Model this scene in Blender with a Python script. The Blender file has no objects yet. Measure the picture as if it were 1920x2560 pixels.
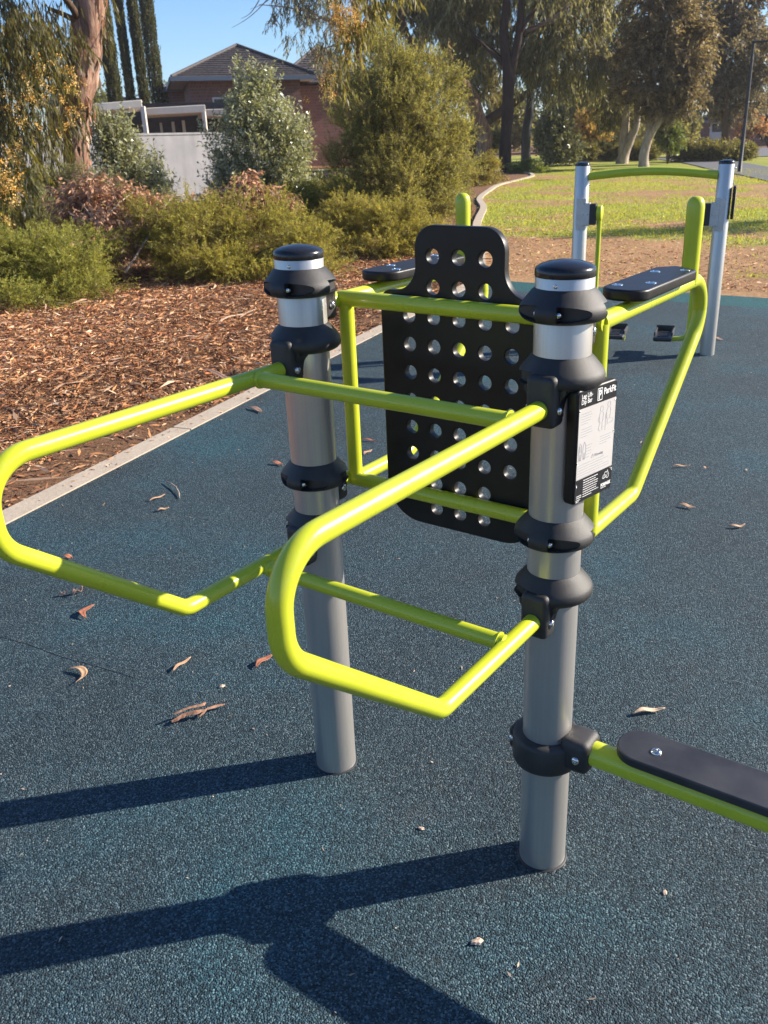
import bpy, bmesh, math, random
import numpy as np
from mathutils import Vector, Matrix
rng = np.random.default_rng(7)
random.seed(7)
sc = bpy.context.scene
COL = sc.collection
R = math.radians

# ------------------------------------------------------------------ camera constants (solved from the posts)
CF = 2203.84
CC = np.array([1.40516, -1.57336, 1.68443])
CR = np.array([[0.826379, 0.562539, -0.0254596], [0.202068, -0.338436, -0.919037], [-0.52561, 0.754328, -0.393348]])
SV = 1659 / 1920.0
def ray(u, v):
    d = CR.T @ np.array([(u / SV - 1040) / CF, (v / SV - 1280) / CF, 1.0])
    return d
def at(u, v, dist):                     # point seen at (u, v) that stands dist metres away over the ground
    d = ray(u, v); return CC + d * (dist / math.hypot(d[0], d[1]))
def G(u, v, z=0.0):                     # ground point seen at (u, v)
    d = ray(u, v); return CC + d * ((z - CC[2]) / d[2])
def base(u, dist, v=314):               # ground point dist metres away in the direction of column u
    p = at(u, v, dist); return np.array([p[0], p[1], 0.0])

# ------------------------------------------------------------------ object helpers
def tag(o, label=None, cat=None, group=None, kind=None):
    if label: o['label'] = label
    if cat: o['category'] = cat
    if group: o['group'] = group
    if kind: o['kind'] = kind
    return o
def empty(name, loc=(0, 0, 0), rz=0.0):
    o = bpy.data.objects.new(name, None); COL.objects.link(o)
    o.location = loc; o.rotation_euler = (0, 0, rz); o.empty_display_size = .2
    return o
def link(name, me, m=None, parent=None):
    if m is not None and not me.materials: me.materials.append(m)
    o = bpy.data.objects.new(name, me); COL.objects.link(o)
    if parent is not None: o.parent = parent
    return o
def shade(me, on=True):
    me.polygons.foreach_set('use_smooth', np.full(len(me.polygons), on)); me.update()
def from_bm(name, bm, m, parent=None, smooth=False):
    me = bpy.data.meshes.new(name); bm.to_mesh(me); bm.free()
    if smooth: shade(me)
    return link(name, me, m, parent)
def from_np(name, V, F, m, parent=None, smooth=False, tint=None):
    me = bpy.data.meshes.new(name)
    V = np.asarray(V, np.float32); F = np.asarray(F, np.int32)
    me.vertices.add(len(V)); me.vertices.foreach_set('co', V.ravel())
    k = F.shape[1]
    me.loops.add(F.size); me.loops.foreach_set('vertex_index', F.ravel())
    me.polygons.add(len(F)); me.polygons.foreach_set('loop_start', np.arange(0, F.size, k, dtype=np.int32))
    me.update(calc_edges=True)
    if tint is not None:
        a = me.color_attributes.new('tint', 'FLOAT_COLOR', 'POINT')
        a.data.foreach_set('color', np.concatenate([tint, np.ones((len(tint), 1))], 1).astype(np.float32).ravel())
    if smooth: shade(me)
    return link(name, me, m, parent)
class MB:
    """collects shapes into one mesh"""
    def __init__(s): s.V = []; s.F = []; s.n = 0
    def add(s, V, F):
        s.V += [tuple(v) for v in V]; s.F += [tuple(i + s.n for i in f) for f in F]; s.n += len(V)
    def tube(s, pts, rad, seg=24, cap=True, dome=False):
        pts = [Vector(p) for p in pts]
        if not hasattr(rad, '__len__'): rad = [rad] * len(pts)
        n = len(pts); T = []
        for i in range(n):
            t = (pts[min(i + 1, n - 1)] - pts[max(i - 1, 0)]).normalized(); T.append(t)
        a = Vector((0, 0, 1)) if abs(T[0].z) < .9 else Vector((1, 0, 0))
        u = T[0].cross(a).normalized(); V = []
        for i in range(n):
            u = (u - T[i] * u.dot(T[i])).normalized(); w = T[i].cross(u)
            for k in range(seg):
                an = 2 * math.pi * k / seg
                V.append(pts[i] + (u * math.cos(an) + w * math.sin(an)) * rad[i])
        F = []
        for i in range(n - 1):
            for k in range(seg):
                k2 = (k + 1) % seg
                F.append((i * seg + k, i * seg + k2, (i + 1) * seg + k2, (i + 1) * seg + k))
        if cap: F.append(tuple(range(seg))[::-1]); F.append(tuple((n - 1) * seg + k for k in range(seg)))
        s.add(V, F)
    def box(s, c, d, rz=0.0, bev=0.0, M=None, seg=3):
        bm = bmesh.new(); bmesh.ops.create_cube(bm, size=1)
        for v in bm.verts: v.co = Vector((v.co.x * d[0], v.co.y * d[1], v.co.z * d[2]))
        if bev > 0: bmesh.ops.bevel(bm, geom=bm.edges[:], offset=bev, segments=seg, profile=.5, affect='EDGES')
        X = Matrix.Translation(c) @ Matrix.Rotation(rz, 4, 'Z')
        if M is not None: X = X @ M
        bm.verts.index_update()
        s.add([X @ v.co for v in bm.verts], [[v.index for v in f.verts] for f in bm.faces]); bm.free()
    def lathe(s, prof, seg=48, c=(0, 0, 0), M=None):
        V = []; F = []
        for (r, z) in prof:
            for k in range(seg):
                a = 2 * math.pi * k / seg; V.append(Vector((r * math.cos(a), r * math.sin(a), z)))
        for i in range(len(prof) - 1):
            for k in range(seg):
                k2 = (k + 1) % seg; F.append((i * seg + k, i * seg + k2, (i + 1) * seg + k2, (i + 1) * seg + k))
        X = Matrix.Translation(c)
        if M is not None: X = X @ M
        s.add([X @ v for v in V], F)
    def prism(s, outline, z0, z1, M=None):
        n = len(outline); V = [Vector((x, y, z0)) for x, y in outline] + [Vector((x, y, z1)) for x, y in outline]
        F = [tuple(range(n))[::-1], tuple(range(n, 2 * n))] + [(i, (i + 1) % n, n + (i + 1) % n, n + i) for i in range(n)]
        if M is not None: V = [M @ v for v in V]
        s.add(V, F)
    def build(s, name, m, parent=None, smooth=False, angle=None):
        me = bpy.data.meshes.new(name); me.from_pydata([tuple(v) for v in s.V], [], s.F); me.update()
        if smooth or angle:
            shade(me)
            if angle: me.set_sharp_from_angle(angle=R(angle))
        return link(name, me, m, parent)
def fillet(P, rads, n=10):
    """polyline with rounded corners"""
    P = [Vector(p) for p in P]; out = [P[0]]
    for i in range(1, len(P) - 1):
        a = (P[i - 1] - P[i]).normalized(); b = (P[i + 1] - P[i]).normalized(); r = rads[i - 1]
        th = a.angle(b); t = r / math.tan(th / 2)
        c = P[i] + (a + b).normalized() * (r / math.sin(th / 2))
        s = P[i] + a * t - c; e = P[i] + b * t - c; ang = s.angle(e)
        for k in range(n + 1):
            f = k / n; out.append(c + (s * math.sin((1 - f) * ang) + e * math.sin(f * ang)) / math.sin(ang))
    out.append(P[-1]); return out
def rounded(w, h, r, n=6, cx=0, cy=0):
    o = []
    for sx, sy, a0 in ((1, 1, 0), (-1, 1, 90), (-1, -1, 180), (1, -1, 270)):
        for k in range(n + 1):
            a = R(a0 + 90 * k / n); o.append((cx + sx * (w / 2 - r) + r * math.cos(a), cy + sy * (h / 2 - r) + r * math.sin(a)))
    return o
def plate(name, outlines, thick, bev, m, parent, M, res=3):
    """flat plate with rounded edges and holes, made as a filled 2D curve"""
    cu = bpy.data.curves.new('outline', 'CURVE'); cu.dimensions = '2D'; cu.fill_mode = 'BOTH'
    cu.extrude = thick / 2 - bev; cu.bevel_depth = bev; cu.bevel_resolution = res; cu.offset = -bev
    for ol in outlines:
        sp = cu.splines.new('POLY'); sp.points.add(len(ol) - 1)
        for p, (x, y) in zip(sp.points, ol): p.co = (x, y, 0, 1)
        sp.use_cyclic_u = True
    tmp = bpy.data.objects.new('tmp', cu); COL.objects.link(tmp)
    dg = bpy.context.evaluated_depsgraph_get(); me = bpy.data.meshes.new_from_object(tmp.evaluated_get(dg))
    bpy.data.objects.remove(tmp); bpy.data.curves.remove(cu)
    me.transform(M); me.name = name; shade(me); me.set_sharp_from_angle(angle=R(50))
    me.materials.clear(); me.materials.append(m)
    return link(name, me, None, parent)
def text_mesh(body, size, M, name, m, parent, align='LEFT', bold=0.0, wscale=1.0):
    cu = bpy.data.curves.new('t', 'FONT'); cu.body = body; cu.size = size; cu.align_x = align; cu.offset = bold; cu.extrude = .0002
    cu.space_line = .85
    tmp = bpy.data.objects.new('tmp', cu); COL.objects.link(tmp)
    dg = bpy.context.evaluated_depsgraph_get(); me = bpy.data.meshes.new_from_object(tmp.evaluated_get(dg))
    bpy.data.objects.remove(tmp)
    me.transform(M @ Matrix.Diagonal((wscale, 1, 1, 1))); me.materials.clear(); me.materials.append(m)
    return link(name, me, None, parent)

# ------------------------------------------------------------------ materials
def mat(name):
    m = bpy.data.materials.new(name); m.use_nodes = True
    nt = m.node_tree; return m, nt, nt.nodes['Principled BSDF']
def N(nt, t, **kw):
    n = nt.nodes.new(t)
    for k, v in kw.items():
        if k in n.inputs.keys(): n.inputs[k].default_value = v
        else: setattr(n, k, v)
    return n
def ramp(nt, fac, stops):
    n = nt.nodes.new('ShaderNodeValToRGB'); nt.links.new(fac, n.inputs[0])
    e = n.color_ramp.elements
    while len(e) < len(stops): e.new(.5)
    for x, (p, c) in zip(e, stops): x.position = p; x.color = (*c, 1) if len(c) == 3 else c
    return n.outputs[0]
def coords(nt, scale=None):
    tc = nt.nodes.new('ShaderNodeTexCoord'); o = tc.outputs['Object']
    if scale:
        mp = nt.nodes.new('ShaderNodeMapping'); mp.inputs['Scale'].default_value = scale; nt.links.new(o, mp.inputs[0]); o = mp.outputs[0]
    return o
def noise(nt, co, scale, detail=4, rough=.6):
    n = N(nt, 'ShaderNodeTexNoise', Scale=scale, Detail=detail, Roughness=rough); nt.links.new(co, n.inputs['Vector']); return n
def bump(nt, h, b, strength, dist):
    n = N(nt, 'ShaderNodeBump', Strength=strength, Distance=dist); nt.links.new(h, n.inputs['Height']); nt.links.new(n.outputs[0], b.inputs['Normal']); return n
def mixc(nt, f, a, b, mode='MIX'):
    n = nt.nodes.new('ShaderNodeMix'); n.data_type = 'RGBA'; n.blend_type = mode
    for i, x in ((0, f), (6, a), (7, b)):
        if hasattr(x, 'links'): nt.links.new(x, n.inputs[i])
        elif i == 0: n.inputs[0].default_value = x
        else: n.inputs[i].default_value = (*x, 1)
    return n.outputs[2]

def simple(name, c, rough=.5, metal=0.0, var=.15, vs=30.0, bmp=0.0, bs=200.0, stretch=None, spec=.5, coat=0.0):
    m, nt, b = mat(name); co = coords(nt, stretch)
    n = noise(nt, co, vs); lo = tuple(x * (1 - var) for x in c); hi = tuple(min(1, x * (1 + var)) for x in c)
    nt.links.new(ramp(nt, n.outputs[0], [(.3, lo), (.7, hi)]), b.inputs['Base Color'])
    r = nt.nodes.new('ShaderNodeMapRange'); r.inputs[3].default_value = rough * .85; r.inputs[4].default_value = min(1, rough * 1.15)
    nt.links.new(n.outputs[0], r.inputs[0]); nt.links.new(r.outputs[0], b.inputs['Roughness'])
    b.inputs['Metallic'].default_value = metal; b.inputs['Specular IOR Level'].default_value = spec
    b.inputs['Coat Weight'].default_value = coat; b.inputs['Coat Roughness'].default_value = .12
    if bmp: bump(nt, noise(nt, co, bs, 3).outputs[0], b, bmp, .002)
    return m

def leaf_material(name, rough=.5, trans=.25, spec=.4):
    m, nt, b = mat(name)
    a = N(nt, 'ShaderNodeVertexColor', layer_name='tint')
    nt.links.new(a.outputs[0], b.inputs['Base Color']); b.inputs['Roughness'].default_value = rough
    b.inputs['Specular IOR Level'].default_value = spec
    t = nt.nodes.new('ShaderNodeBsdfTranslucent')
    nt.links.new(mixc(nt, 1.0, a.outputs[0], (1.55, 1.45, .75), 'MULTIPLY'), t.inputs[0])
    mx = nt.nodes.new('ShaderNodeMixShader'); mx.inputs[0].default_value = trans
    nt.links.new(b.outputs[0], mx.inputs[1]); nt.links.new(t.outputs[0], mx.inputs[2])
    nt.links.new(mx.outputs[0], nt.nodes['Material Output'].inputs[0])
    return m

M = {}
def mk_lime():
    m, nt, b = mat('lime_powder_coat'); co = coords(nt)
    n = noise(nt, co, 5, 5, .6); s = noise(nt, co, 70, 5, .75); f = noise(nt, coords(nt, (1, 1, .25)), 28, 4, .7)
    c = ramp(nt, n.outputs[0], [(.3, (.46, .51, .022)), (.7, (.52, .57, .030))])
    c = mixc(nt, ramp(nt, f.outputs[0], [(.60, (0, 0, 0)), (.80, (.12, .12, .12))]), c, (.50, .47, .20))
    c = mixc(nt, ramp(nt, s.outputs[0], [(.74, (0, 0, 0)), (.79, (.6, .6, .6))]), c, (.10, .11, .03))
    nt.links.new(c, b.inputs['Base Color'])
    nt.links.new(ramp(nt, f.outputs[0], [(.3, (.24, .24, .24)), (.75, (.42, .42, .42))]), b.inputs['Roughness'])
    b.inputs['Coat Weight'].default_value = .2; b.inputs['Coat Roughness'].default_value = .12
    bump(nt, noise(nt, co, 350, 3).outputs[0], b, .06, .002); return m
M['lime'] = mk_lime()
M['black'] = simple('black_moulded_plastic', (.027, .0245, .0235), .52, var=.5, vs=14, bmp=.35, bs=900, spec=.55)
M['gloss_black'] = simple('glossy_black_plastic', (.014, .014, .016), .22, var=.2, vs=40, bmp=.05, bs=300)
M['hdpe'] = simple('black_polyethylene_board', (.013, .0115, .011), .40, var=.3, vs=25, bmp=.12, bs=500, spec=.35)
M['steel'] = simple('stainless_steel', (.7, .68, .65), .18, metal=1, var=.05)
M['bracket'] = simple('zinc_plate', (.55, .54, .52), .45, metal=.6, var=.12, vs=20)
M['white_ink'] = simple('white_print', (.8, .79, .77), .5, var=.03)
M['grey_ink'] = simple('grey_print', (.36, .36, .37), .6, var=.03)
M['sheet'] = simple('white_instruction_sheet', (.50, .475, .455), .45, var=.03, vs=8)
def mk_alu():
    m, nt, b = mat('anodised_aluminium'); co = coords(nt, (1, 1, .012))
    n = noise(nt, co, 220, 3); n2 = noise(nt, coords(nt), 7, 3)
    c = ramp(nt, n.outputs[0], [(.3, (.51, .485, .45)), (.7, (.60, .57, .53))])
    c = mixc(nt, n2.outputs[0], c, (.48, .46, .435), 'MIX')
    nt.links.new(c, b.inputs['Base Color'])
    b.inputs['Metallic'].default_value = .72; b.inputs['Roughness'].default_value = .36
    bump(nt, n.outputs[0], b, .03, .001)
    return m
M['alu'] = mk_alu()
def mk_alu_worn():
    return M['alu']
def mk_rubber(name, teal):
    m, nt, b = mat(name); co = coords(nt)
    v = N(nt, 'ShaderNodeTexVoronoi', Scale=235.0); nt.links.new(co, v.inputs['Vector'])
    w = N(nt, 'ShaderNodeTexWhiteNoise'); nt.links.new(v.outputs['Color'], w.inputs['Vector'])
    if teal: st = [(0, (.006, .050, .056)), (.6, (.018, .105, .11)), (1, (.05, .20, .20))]
    else: st = [(0, (.012, .018, .022)), (.40, (.026, .044, .055)), (.65, (.040, .072, .088)), (.85, (.068, .102, .118)), (1, (.15, .19, .20))]
    c = ramp(nt, w.outputs[0], st)
    n = noise(nt, co, .9, 4); n3 = noise(nt, co, 4.5, 5, .7)
    if not teal: c = mixc(nt, 1.0, c, ramp(nt, n.outputs[0], [(.36, (.88, .86, .86)), (.52, (.95, 1.05, 1.08)), (.70, (.75, 1.32, 1.42))]), 'MULTIPLY')
    c = mixc(nt, ramp(nt, n3.outputs[0], [(.55, (0, 0, 0)), (.85, (.22, .22, .22))]), c, (.15, .135, .115))
    nt.links.new(c, b.inputs['Base Color']); b.inputs['Roughness'].default_value = .65; b.inputs['Specular IOR Level'].default_value = .22
    d = noise(nt, co, 260, 2)
    mh = N(nt, 'ShaderNodeMath', operation='SUBTRACT'); nt.links.new(d.outputs[0], mh.inputs[0]); nt.links.new(v.outputs['Distance'], mh.inputs[1])
    bump(nt, mh.outputs[0], b, 1.0, .006)
    return m
M['rubber'] = mk_rubber('granulated_rubber', False)
M['teal'] = mk_rubber('teal_granulated_rubber', True)
def mk_concrete(name, c):
    m, nt, b = mat(name); co = coords(nt)
    n = noise(nt, co, 3, 6, .7); n2 = noise(nt, co, 60, 4)
    k = mixc(nt, .35, ramp(nt, n.outputs[0], [(.3, tuple(x * .72 for x in c)), (.7, c)]), ramp(nt, n2.outputs[0], [(.35, tuple(x * .6 for x in c)), (.6, c)]))
    nt.links.new(k, b.inputs['Base Color']); b.inputs['Roughness'].default_value = .85
    bump(nt, n2.outputs[0], b, .5, .004); return m
M['concrete'] = mk_concrete('kerb_concrete', (.50, .41, .31))
def mk_wall():
    m, nt, b = mat('grey_wall_render'); n = noise(nt, coords(nt, (1, 1, .12)), 3.5, 5, .7); n2 = noise(nt, coords(nt), 1.2, 4)
    c = mixc(nt, .5, ramp(nt, n.outputs[0], [(.3, (.15, .15, .16)), (.7, (.25, .25, .265))]), ramp(nt, n2.outputs[0], [(.35, (.16, .16, .17)), (.65, (.26, .255, .26))]))
    nt.links.new(c, b.inputs['Base Color']); b.inputs['Roughness'].default_value = .9; return m
M['wall'] = mk_wall()
M['asphalt'] = mk_concrete('path_asphalt', (.13, .13, .135))
M['road'] = mk_concrete('road_asphalt', (.15, .15, .16))
def mk_soil():
    m, nt, b = mat('soil_and_fine_mulch'); co = coords(nt)
    n = noise(nt, co, .35, 5); n2 = noise(nt, co, 9, 6, .75); n3 = noise(nt, co, 55, 5, .75)
    c = ramp(nt, n3.outputs[0], [(.30, (.045, .020, .011)), (.50, (.17, .082, .042)), (.66, (.34, .185, .095)), (.8, (.55, .37, .23))])
    c = mixc(nt, ramp(nt, n2.outputs[0], [(.35, (0, 0, 0)), (.7, (.7, .7, .7))]), c, (.25, .135, .07))
    c = mixc(nt, ramp(nt, n.outputs[0], [(.4, (0, 0, 0)), (.75, (.4, .4, .4))]), c, (.12, .08, .045))
    nt.links.new(c, b.inputs['Base Color']); b.inputs['Roughness'].default_value = .9; b.inputs['Specular IOR Level'].default_value = .2
    bump(nt, n3.outputs[0], b, .9, .02); return m
M['soil'] = mk_soil()
def mk_lawn():
    m, nt, b = mat('patchy_lawn'); co = coords(nt)
    a = N(nt, 'ShaderNodeVertexColor', layer_name='tint'); n = noise(nt, co, 14, 6, .75)
    n2 = noise(nt, coords(nt, (1, 1, 1)), 60, 4)
    c = mixc(nt, 1.0, a.outputs[0], ramp(nt, n.outputs[0], [(.3, (.55, .55, .5)), (.72, (1.45, 1.4, 1.3))]), 'MULTIPLY')
    nt.links.new(c, b.inputs['Base Color']); b.inputs['Roughness'].default_value = .85; b.inputs['Specular IOR Level'].default_value = .15
    bump(nt, n2.outputs[0], b, .8, .03); return m
M['lawn'] = mk_lawn()
def mk_bark(name, stops, zs=.25, scale=9):
    m, nt, b = mat(name); co = coords(nt, (1, 1, zs))
    n = noise(nt, co, scale, 6, .7); n2 = noise(nt, coords(nt, (1, 1, .1)), scale * 5, 4)
    c = mixc(nt, .35, ramp(nt, n.outputs[0], stops), ramp(nt, n2.outputs[0], [(.3, stops[0][1]), (.7, stops[-1][1])]))
    nt.links.new(c, b.inputs['Base Color']); b.inputs['Roughness'].default_value = .85; b.inputs['Specular IOR Level'].default_value = .2
    bump(nt, n.outputs[0], b, 1, .04); return m
M['bark_gum'] = mk_bark('peeling_gum_bark', [(.33, (.07, .028, .018)), (.46, (.20, .085, .05)), (.56, (.34, .17, .11)), (.70, (.60, .47, .36))], .22, 6)
M['bark_dark'] = mk_bark('dark_ironbark', [(.3, (.018, .012, .010)), (.7, (.065, .042, .034))])
M['bark_pale'] = mk_bark('pale_gum_bark', [(.3, (.16, .11, .08)), (.5, (.36, .28, .22)), (.75, (.58, .50, .42))])
M['bark_brown'] = mk_bark('brown_bark', [(.3, (.05, .03, .02)), (.7, (.16, .10, .065))])
M['leaf'] = leaf_material('leaf', .5, .48); M['leaf_shiny'] = leaf_material('glossy_leaf', .26, .35, .6); M['dry'] = leaf_material('dry_leaf', .7, .12, .25)
M['bark_chip'] = leaf_material('bark_chip', .8, .0, .2)
def mk_brick():
    m, nt, b = mat('red_brick'); tc = nt.nodes.new('ShaderNodeTexCoord')
    sx = nt.nodes.new('ShaderNodeSeparateXYZ'); nt.links.new(tc.outputs['Object'], sx.inputs[0])
    ad = N(nt, 'ShaderNodeMath', operation='ADD'); nt.links.new(sx.outputs[0], ad.inputs[0]); nt.links.new(sx.outputs[1], ad.inputs[1])
    cb = nt.nodes.new('ShaderNodeCombineXYZ'); nt.links.new(ad.outputs[0], cb.inputs[0]); nt.links.new(sx.outputs[2], cb.inputs[1])
    k = N(nt, 'ShaderNodeTexBrick', Scale=1.0); k.inputs['Brick Width'].default_value = .24; k.inputs['Row Height'].default_value = .172; k.inputs['Mortar Size'].default_value = .016
    k.inputs['Color1'].default_value = (.27, .13, .105, 1); k.inputs['Color2'].default_value = (.20, .095, .078, 1); k.inputs['Mortar'].default_value = (.24, .18, .16, 1)
    nt.links.new(cb.outputs[0], k.inputs['Vector']); nt.links.new(k.outputs[0], b.inputs['Base Color']); b.inputs['Roughness'].default_value = .85
    return m
M['brick'] = mk_brick()
M['tile'] = simple('roof_tile', (.075, .064, .066), .7, var=.45, vs=5, spec=.3)
M['gutter'] = simple('painted_gutter', (.16, .20, .25), .5, var=.1)
M['cream'] = simple('cream_paint', (.66, .60, .51), .55, var=.06, vs=4)
M['white'] = simple('white_paint', (.75, .74, .72), .5, var=.05, vs=4)
M['shade_and_timber'] = simple('dark_timber_and_shade', (.07, .05, .04), .8, var=.3, vs=6)  # timber on the bungalow door; stands in for shade behind the carport
M['pole'] = simple('dark_pole_paint', (.022, .022, .026), .5, var=.15)
M['glass'] = simple('window_glass', (.03, .035, .04), .08, var=.1)
M['stone'] = simple('pale_chip', (.55, .40, .30), .8, var=.3, vs=60, bmp=.4, bs=120)

# ================================================================== EXERCISE STATION (near)
D = 0.6691; PR = 0.057
stn = tag(empty('exercise_station', (D / 2, 0, 0)), 'lime green and black leg lift and dip bar station bolted to two silver posts', 'exercise station')
ST = Matrix.Translation((-D / 2, 0, 0))
def stp(o, parent=stn):                  # build in world coordinates, parent under the station
    o.parent = parent; o.matrix_parent_inverse = Matrix.Identity(4)
    return o
def off(o):                              # shift mesh into the station's frame
    o.data.transform(ST); return o

def post_mesh(h, r):
    b = MB(); b.lathe([(r, -.05), (r, 0), (r, .3), (r, .7), (r, 1.1), (r, h - .004), (r - .002, h)], 64); return b
CAPZ = 1.4315
def cap_mesh(r):
    b = MB(); b.lathe([(r + .0005, 0), (r + .0012, .003), (r + .0012, .012), (r - .001, .0175), (r - .008, .0215), (r - .022, .0265), (r - .04, .0295), (.004, .031), (0, .031)], 64)
    return b
def dome_bolt(b, p, d, r=.008, h=.005):
    q = Vector(d).to_track_quat('Z', 'Y').to_matrix().to_4x4()
    b.lathe([(r, -.004), (r, .0008), (r * .92, h * .55), (r * .7, h * .85), (r * .42, h), (r * .4, h), (r * .36, h * .45), (0, h * .4)], 20, p, q)
def bolts(specs, parent, name='bolt'):
    for sp in specs:
        b = MB(); dome_bolt(b, *sp); b.build(name, M['steel'], parent, angle=35)
def clamp_mesh():
    """bulging ring, z = 0 at its top edge, bracket dropping on the -y side; pockets beside the split bosses"""
    P = [(.0573, .0005), (.0600, -.002), (.0660, -.0085), (.0735, -.0175), (.0800, -.0255), (.0845, -.0325), (.0866, -.040), (.0862, -.0465), (.0835, -.0525), (.0785, -.0575), (.0700, -.0610), (.0600, -.0622), (.0565, -.0622)]
    prof = []
    for i in range(len(P) - 1):
        p0, p1, p2, p3 = P[max(i - 1, 0)], P[i], P[i + 1], P[min(i + 2, len(P) - 1)]
        for k in range(9):
            t = k / 9
            prof.append(tuple(.5 * (2 * p1[j] + (p2[j] - p0[j]) * t + (2 * p0[j] - 5 * p1[j] + 4 * p2[j] - p3[j]) * t * t + (3 * p1[j] - p0[j] - 3 * p2[j] + p3[j]) * t ** 3) for j in (0, 1)))
    prof.append(P[-1])
    seg = 260; V = []; F = []
    pk = [(-90, -20, -62, 1), (90, 16, 62, 1), (90, -14, -58, 1), (180, 2, 44, 1)]
    for (r, z) in prof:
        for k in range(seg):
            a = 360 * k / seg; rr = r
            for (c0, s, e, _) in pk:
                t = ((a - c0 + 180) % 360) - 180
                f = (t - s) / (e - s)
                if 0 <= f <= 1:
                    hz = .0145 * math.sqrt(max(0, 1 - f * f))
                    dz = abs(z + .0405)
                    if dz < hz:
                        rt = .0595 + (.085 - .0595) * (f ** 1.3)
                        rr = min(rr, rt)
            V.append((rr * math.cos(R(a)), rr * math.sin(R(a)), z))
    for i in range(len(prof) - 1):
        for k in range(seg):
            k2 = (k + 1) % seg; F.append((i * seg + k2, i * seg + k, (i + 1) * seg + k, (i + 1) * seg + k2))
    b = MB(); b.add(V, F)
    # bracket: neck and block
    b.box((0, -.069, -.078), (.064, .050, .104), 0, .013, seg=5)
    hf = [(.0305, -.112), (.031, -.100), (.0325, -.088), (.0345, -.078), (.0375, -.071), (.0415, -.066), (.044, -.0615), (.044, -.050)]
    b.prism(hf + [(-x, z) for x, z in hf[::-1]], -.0720, -.040, Matrix(((1, 0, 0, 0), (0, 0, 1, 0), (0, 1, 0, 0), (0, 0, 0, 1))))
    me = bpy.data.meshes.new('clamp'); me.from_pydata([tuple(v) for v in b.V], [], b.F); me.update(); shade(me); me.set_sharp_from_angle(angle=R(42)); me.materials.append(M['black'])
    return me
CLM = clamp_mesh()
BOLTS = []
for (a, s) in ((-90, -1.3), (90, 1), (90, -1)):       # bolts in the pockets
    t = R(a + s * 17.5); p = (.0725 * math.cos(t), .0725 * math.sin(t), -.0415); tt = R(a + s * 90)
    BOLTS.append((p, (math.cos(tt), math.sin(tt), 0), .0075, .0065))
for sx in (-1, 1): BOLTS.append(((sx * .0325, -.070, -.095), (sx, 0, 0), .0092, .006))
BOLTMS = []
for sp in BOLTS:
    b = MB(); dome_bolt(b, *sp); o = b.build('bolt', M['steel'], None, angle=35); BOLTMS.append(o.data); bpy.data.objects.remove(o)

P_post = post_mesh(CAPZ + .003, PR).build('post', M['alu'], None, angle=40); PM = P_post.data; bpy.data.objects.remove(P_post)
P_cap = cap_mesh(PR).build('cap', M['gloss_black'], None, angle=60); CM = P_cap.data; bpy.data.objects.remove(P_cap)
for px in (-D / 2, D / 2):
    p = link('post', PM, None, stn); p.location = (px, 0, 0)
    c = link('post_cap', CM, None, p); c.location = (0, 0, CAPZ)
    b = MB(); b.lathe([(.0565, .0035), (.0595, .0030), (.0625, .0012)], 48); b.build('base_gap_ring', M['pole'], p, smooth=True)  # dark ring, its colour stands in for shade in the gap round the post
    rv = MB(); az = R(-82 if px > 0 else -72); dd = (math.cos(az), math.sin(az), 0)
    dome_bolt(rv, (PR * dd[0], PR * dd[1], CAPZ - .0125), dd, .0042, .0022)
    rv.build('rivet', M['steel'], p, angle=35)
    for z, flip in ((1.411, 1), (1.283, 0), (.9415, 1), (.811, 0)):
        k = link('clamp', CLM, None, stn); k.location = (px, 0, z); k.rotation_euler = (0, 0, math.pi * flip)
        for bm_ in BOLTMS: link('bolt', bm_, None, k)
# low collar that holds the step beam
b = MB()
b.lathe([(.0573, .382), (.070, .382), (.0775, .378), (.0805, .370), (.0805, .318), (.0775, .308), (.070, .303), (.0573, .303)], 64)
b.box((.085, 0, .362), (.072, .082, .086), 0, .018, seg=4)
b.box((-.078, 0, .342), (.022, .05, .058), 0, .008)
o = b.build('collar', M['black'], stn, angle=45); o.location = (D / 2, 0, 0)
bolts([((.092, -.0405, .360), (0, -1, 0), .0105, .007), ((-.078, -.026, .345), (0, -1, 0), .008, .006)], o)
# step beam and its foot board
b = MB(); b.tube([(.10 + D, 0, .365), (1.2 + D, 0, .365)], .0295, 40)
b.tube([(1.17 + D, 0, .365), (1.17 + D, 0, -.05)], PR, 40)
beam = off(b.build('step_beam', M['lime'], stn, angle=40))
T = Matrix.Translation((1.315 - D / 2, .017, .409))
ol = rounded(.95, .116, .056, 12)
M['board'] = simple('worn_black_board', (.030, .028, .029), .36, var=.55, vs=8, bmp=.3, bs=700)
bd = plate('foot_board', [ol], .022, .004, M['board'], stn, T)
bolts([((x - D / 2, .012, .4195), (0, 0, 1), .0125, .006) for x in (.928, 1.69)], bd)

# dip bars: two loops in upright planes and two cross bars
TR = .0188
for px, zz in ((0, .735), (D, .722)):
    b = MB(); b.tube(fillet([(px, -.095, 1.19), (px, -.84, 1.19), (px, -.84, 1.035), (px, -.458, zz - .003), (px, -.095, zz)], [.088, .086, .05], 14), TR, 32)
    off(b.build('dip_bar', M['lime'], stn, angle=60))
for y, z in ((-.178, 1.189), (-.206, .7265)):
    b = MB(); b.tube([(.006, y, z), (D - .006, y, z)], TR - .0012, 32)
    for sx, xx in ((1, .0), (-1, D)): b.tube([(xx + sx * .017, y, z), (xx + sx * .021, y, z), (xx + sx * .024, y, z)], [TR + .0022, TR + .0016, TR - .001], 32)
    off(b.build('cross_bar', M['lime'], stn, angle=60))

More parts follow.
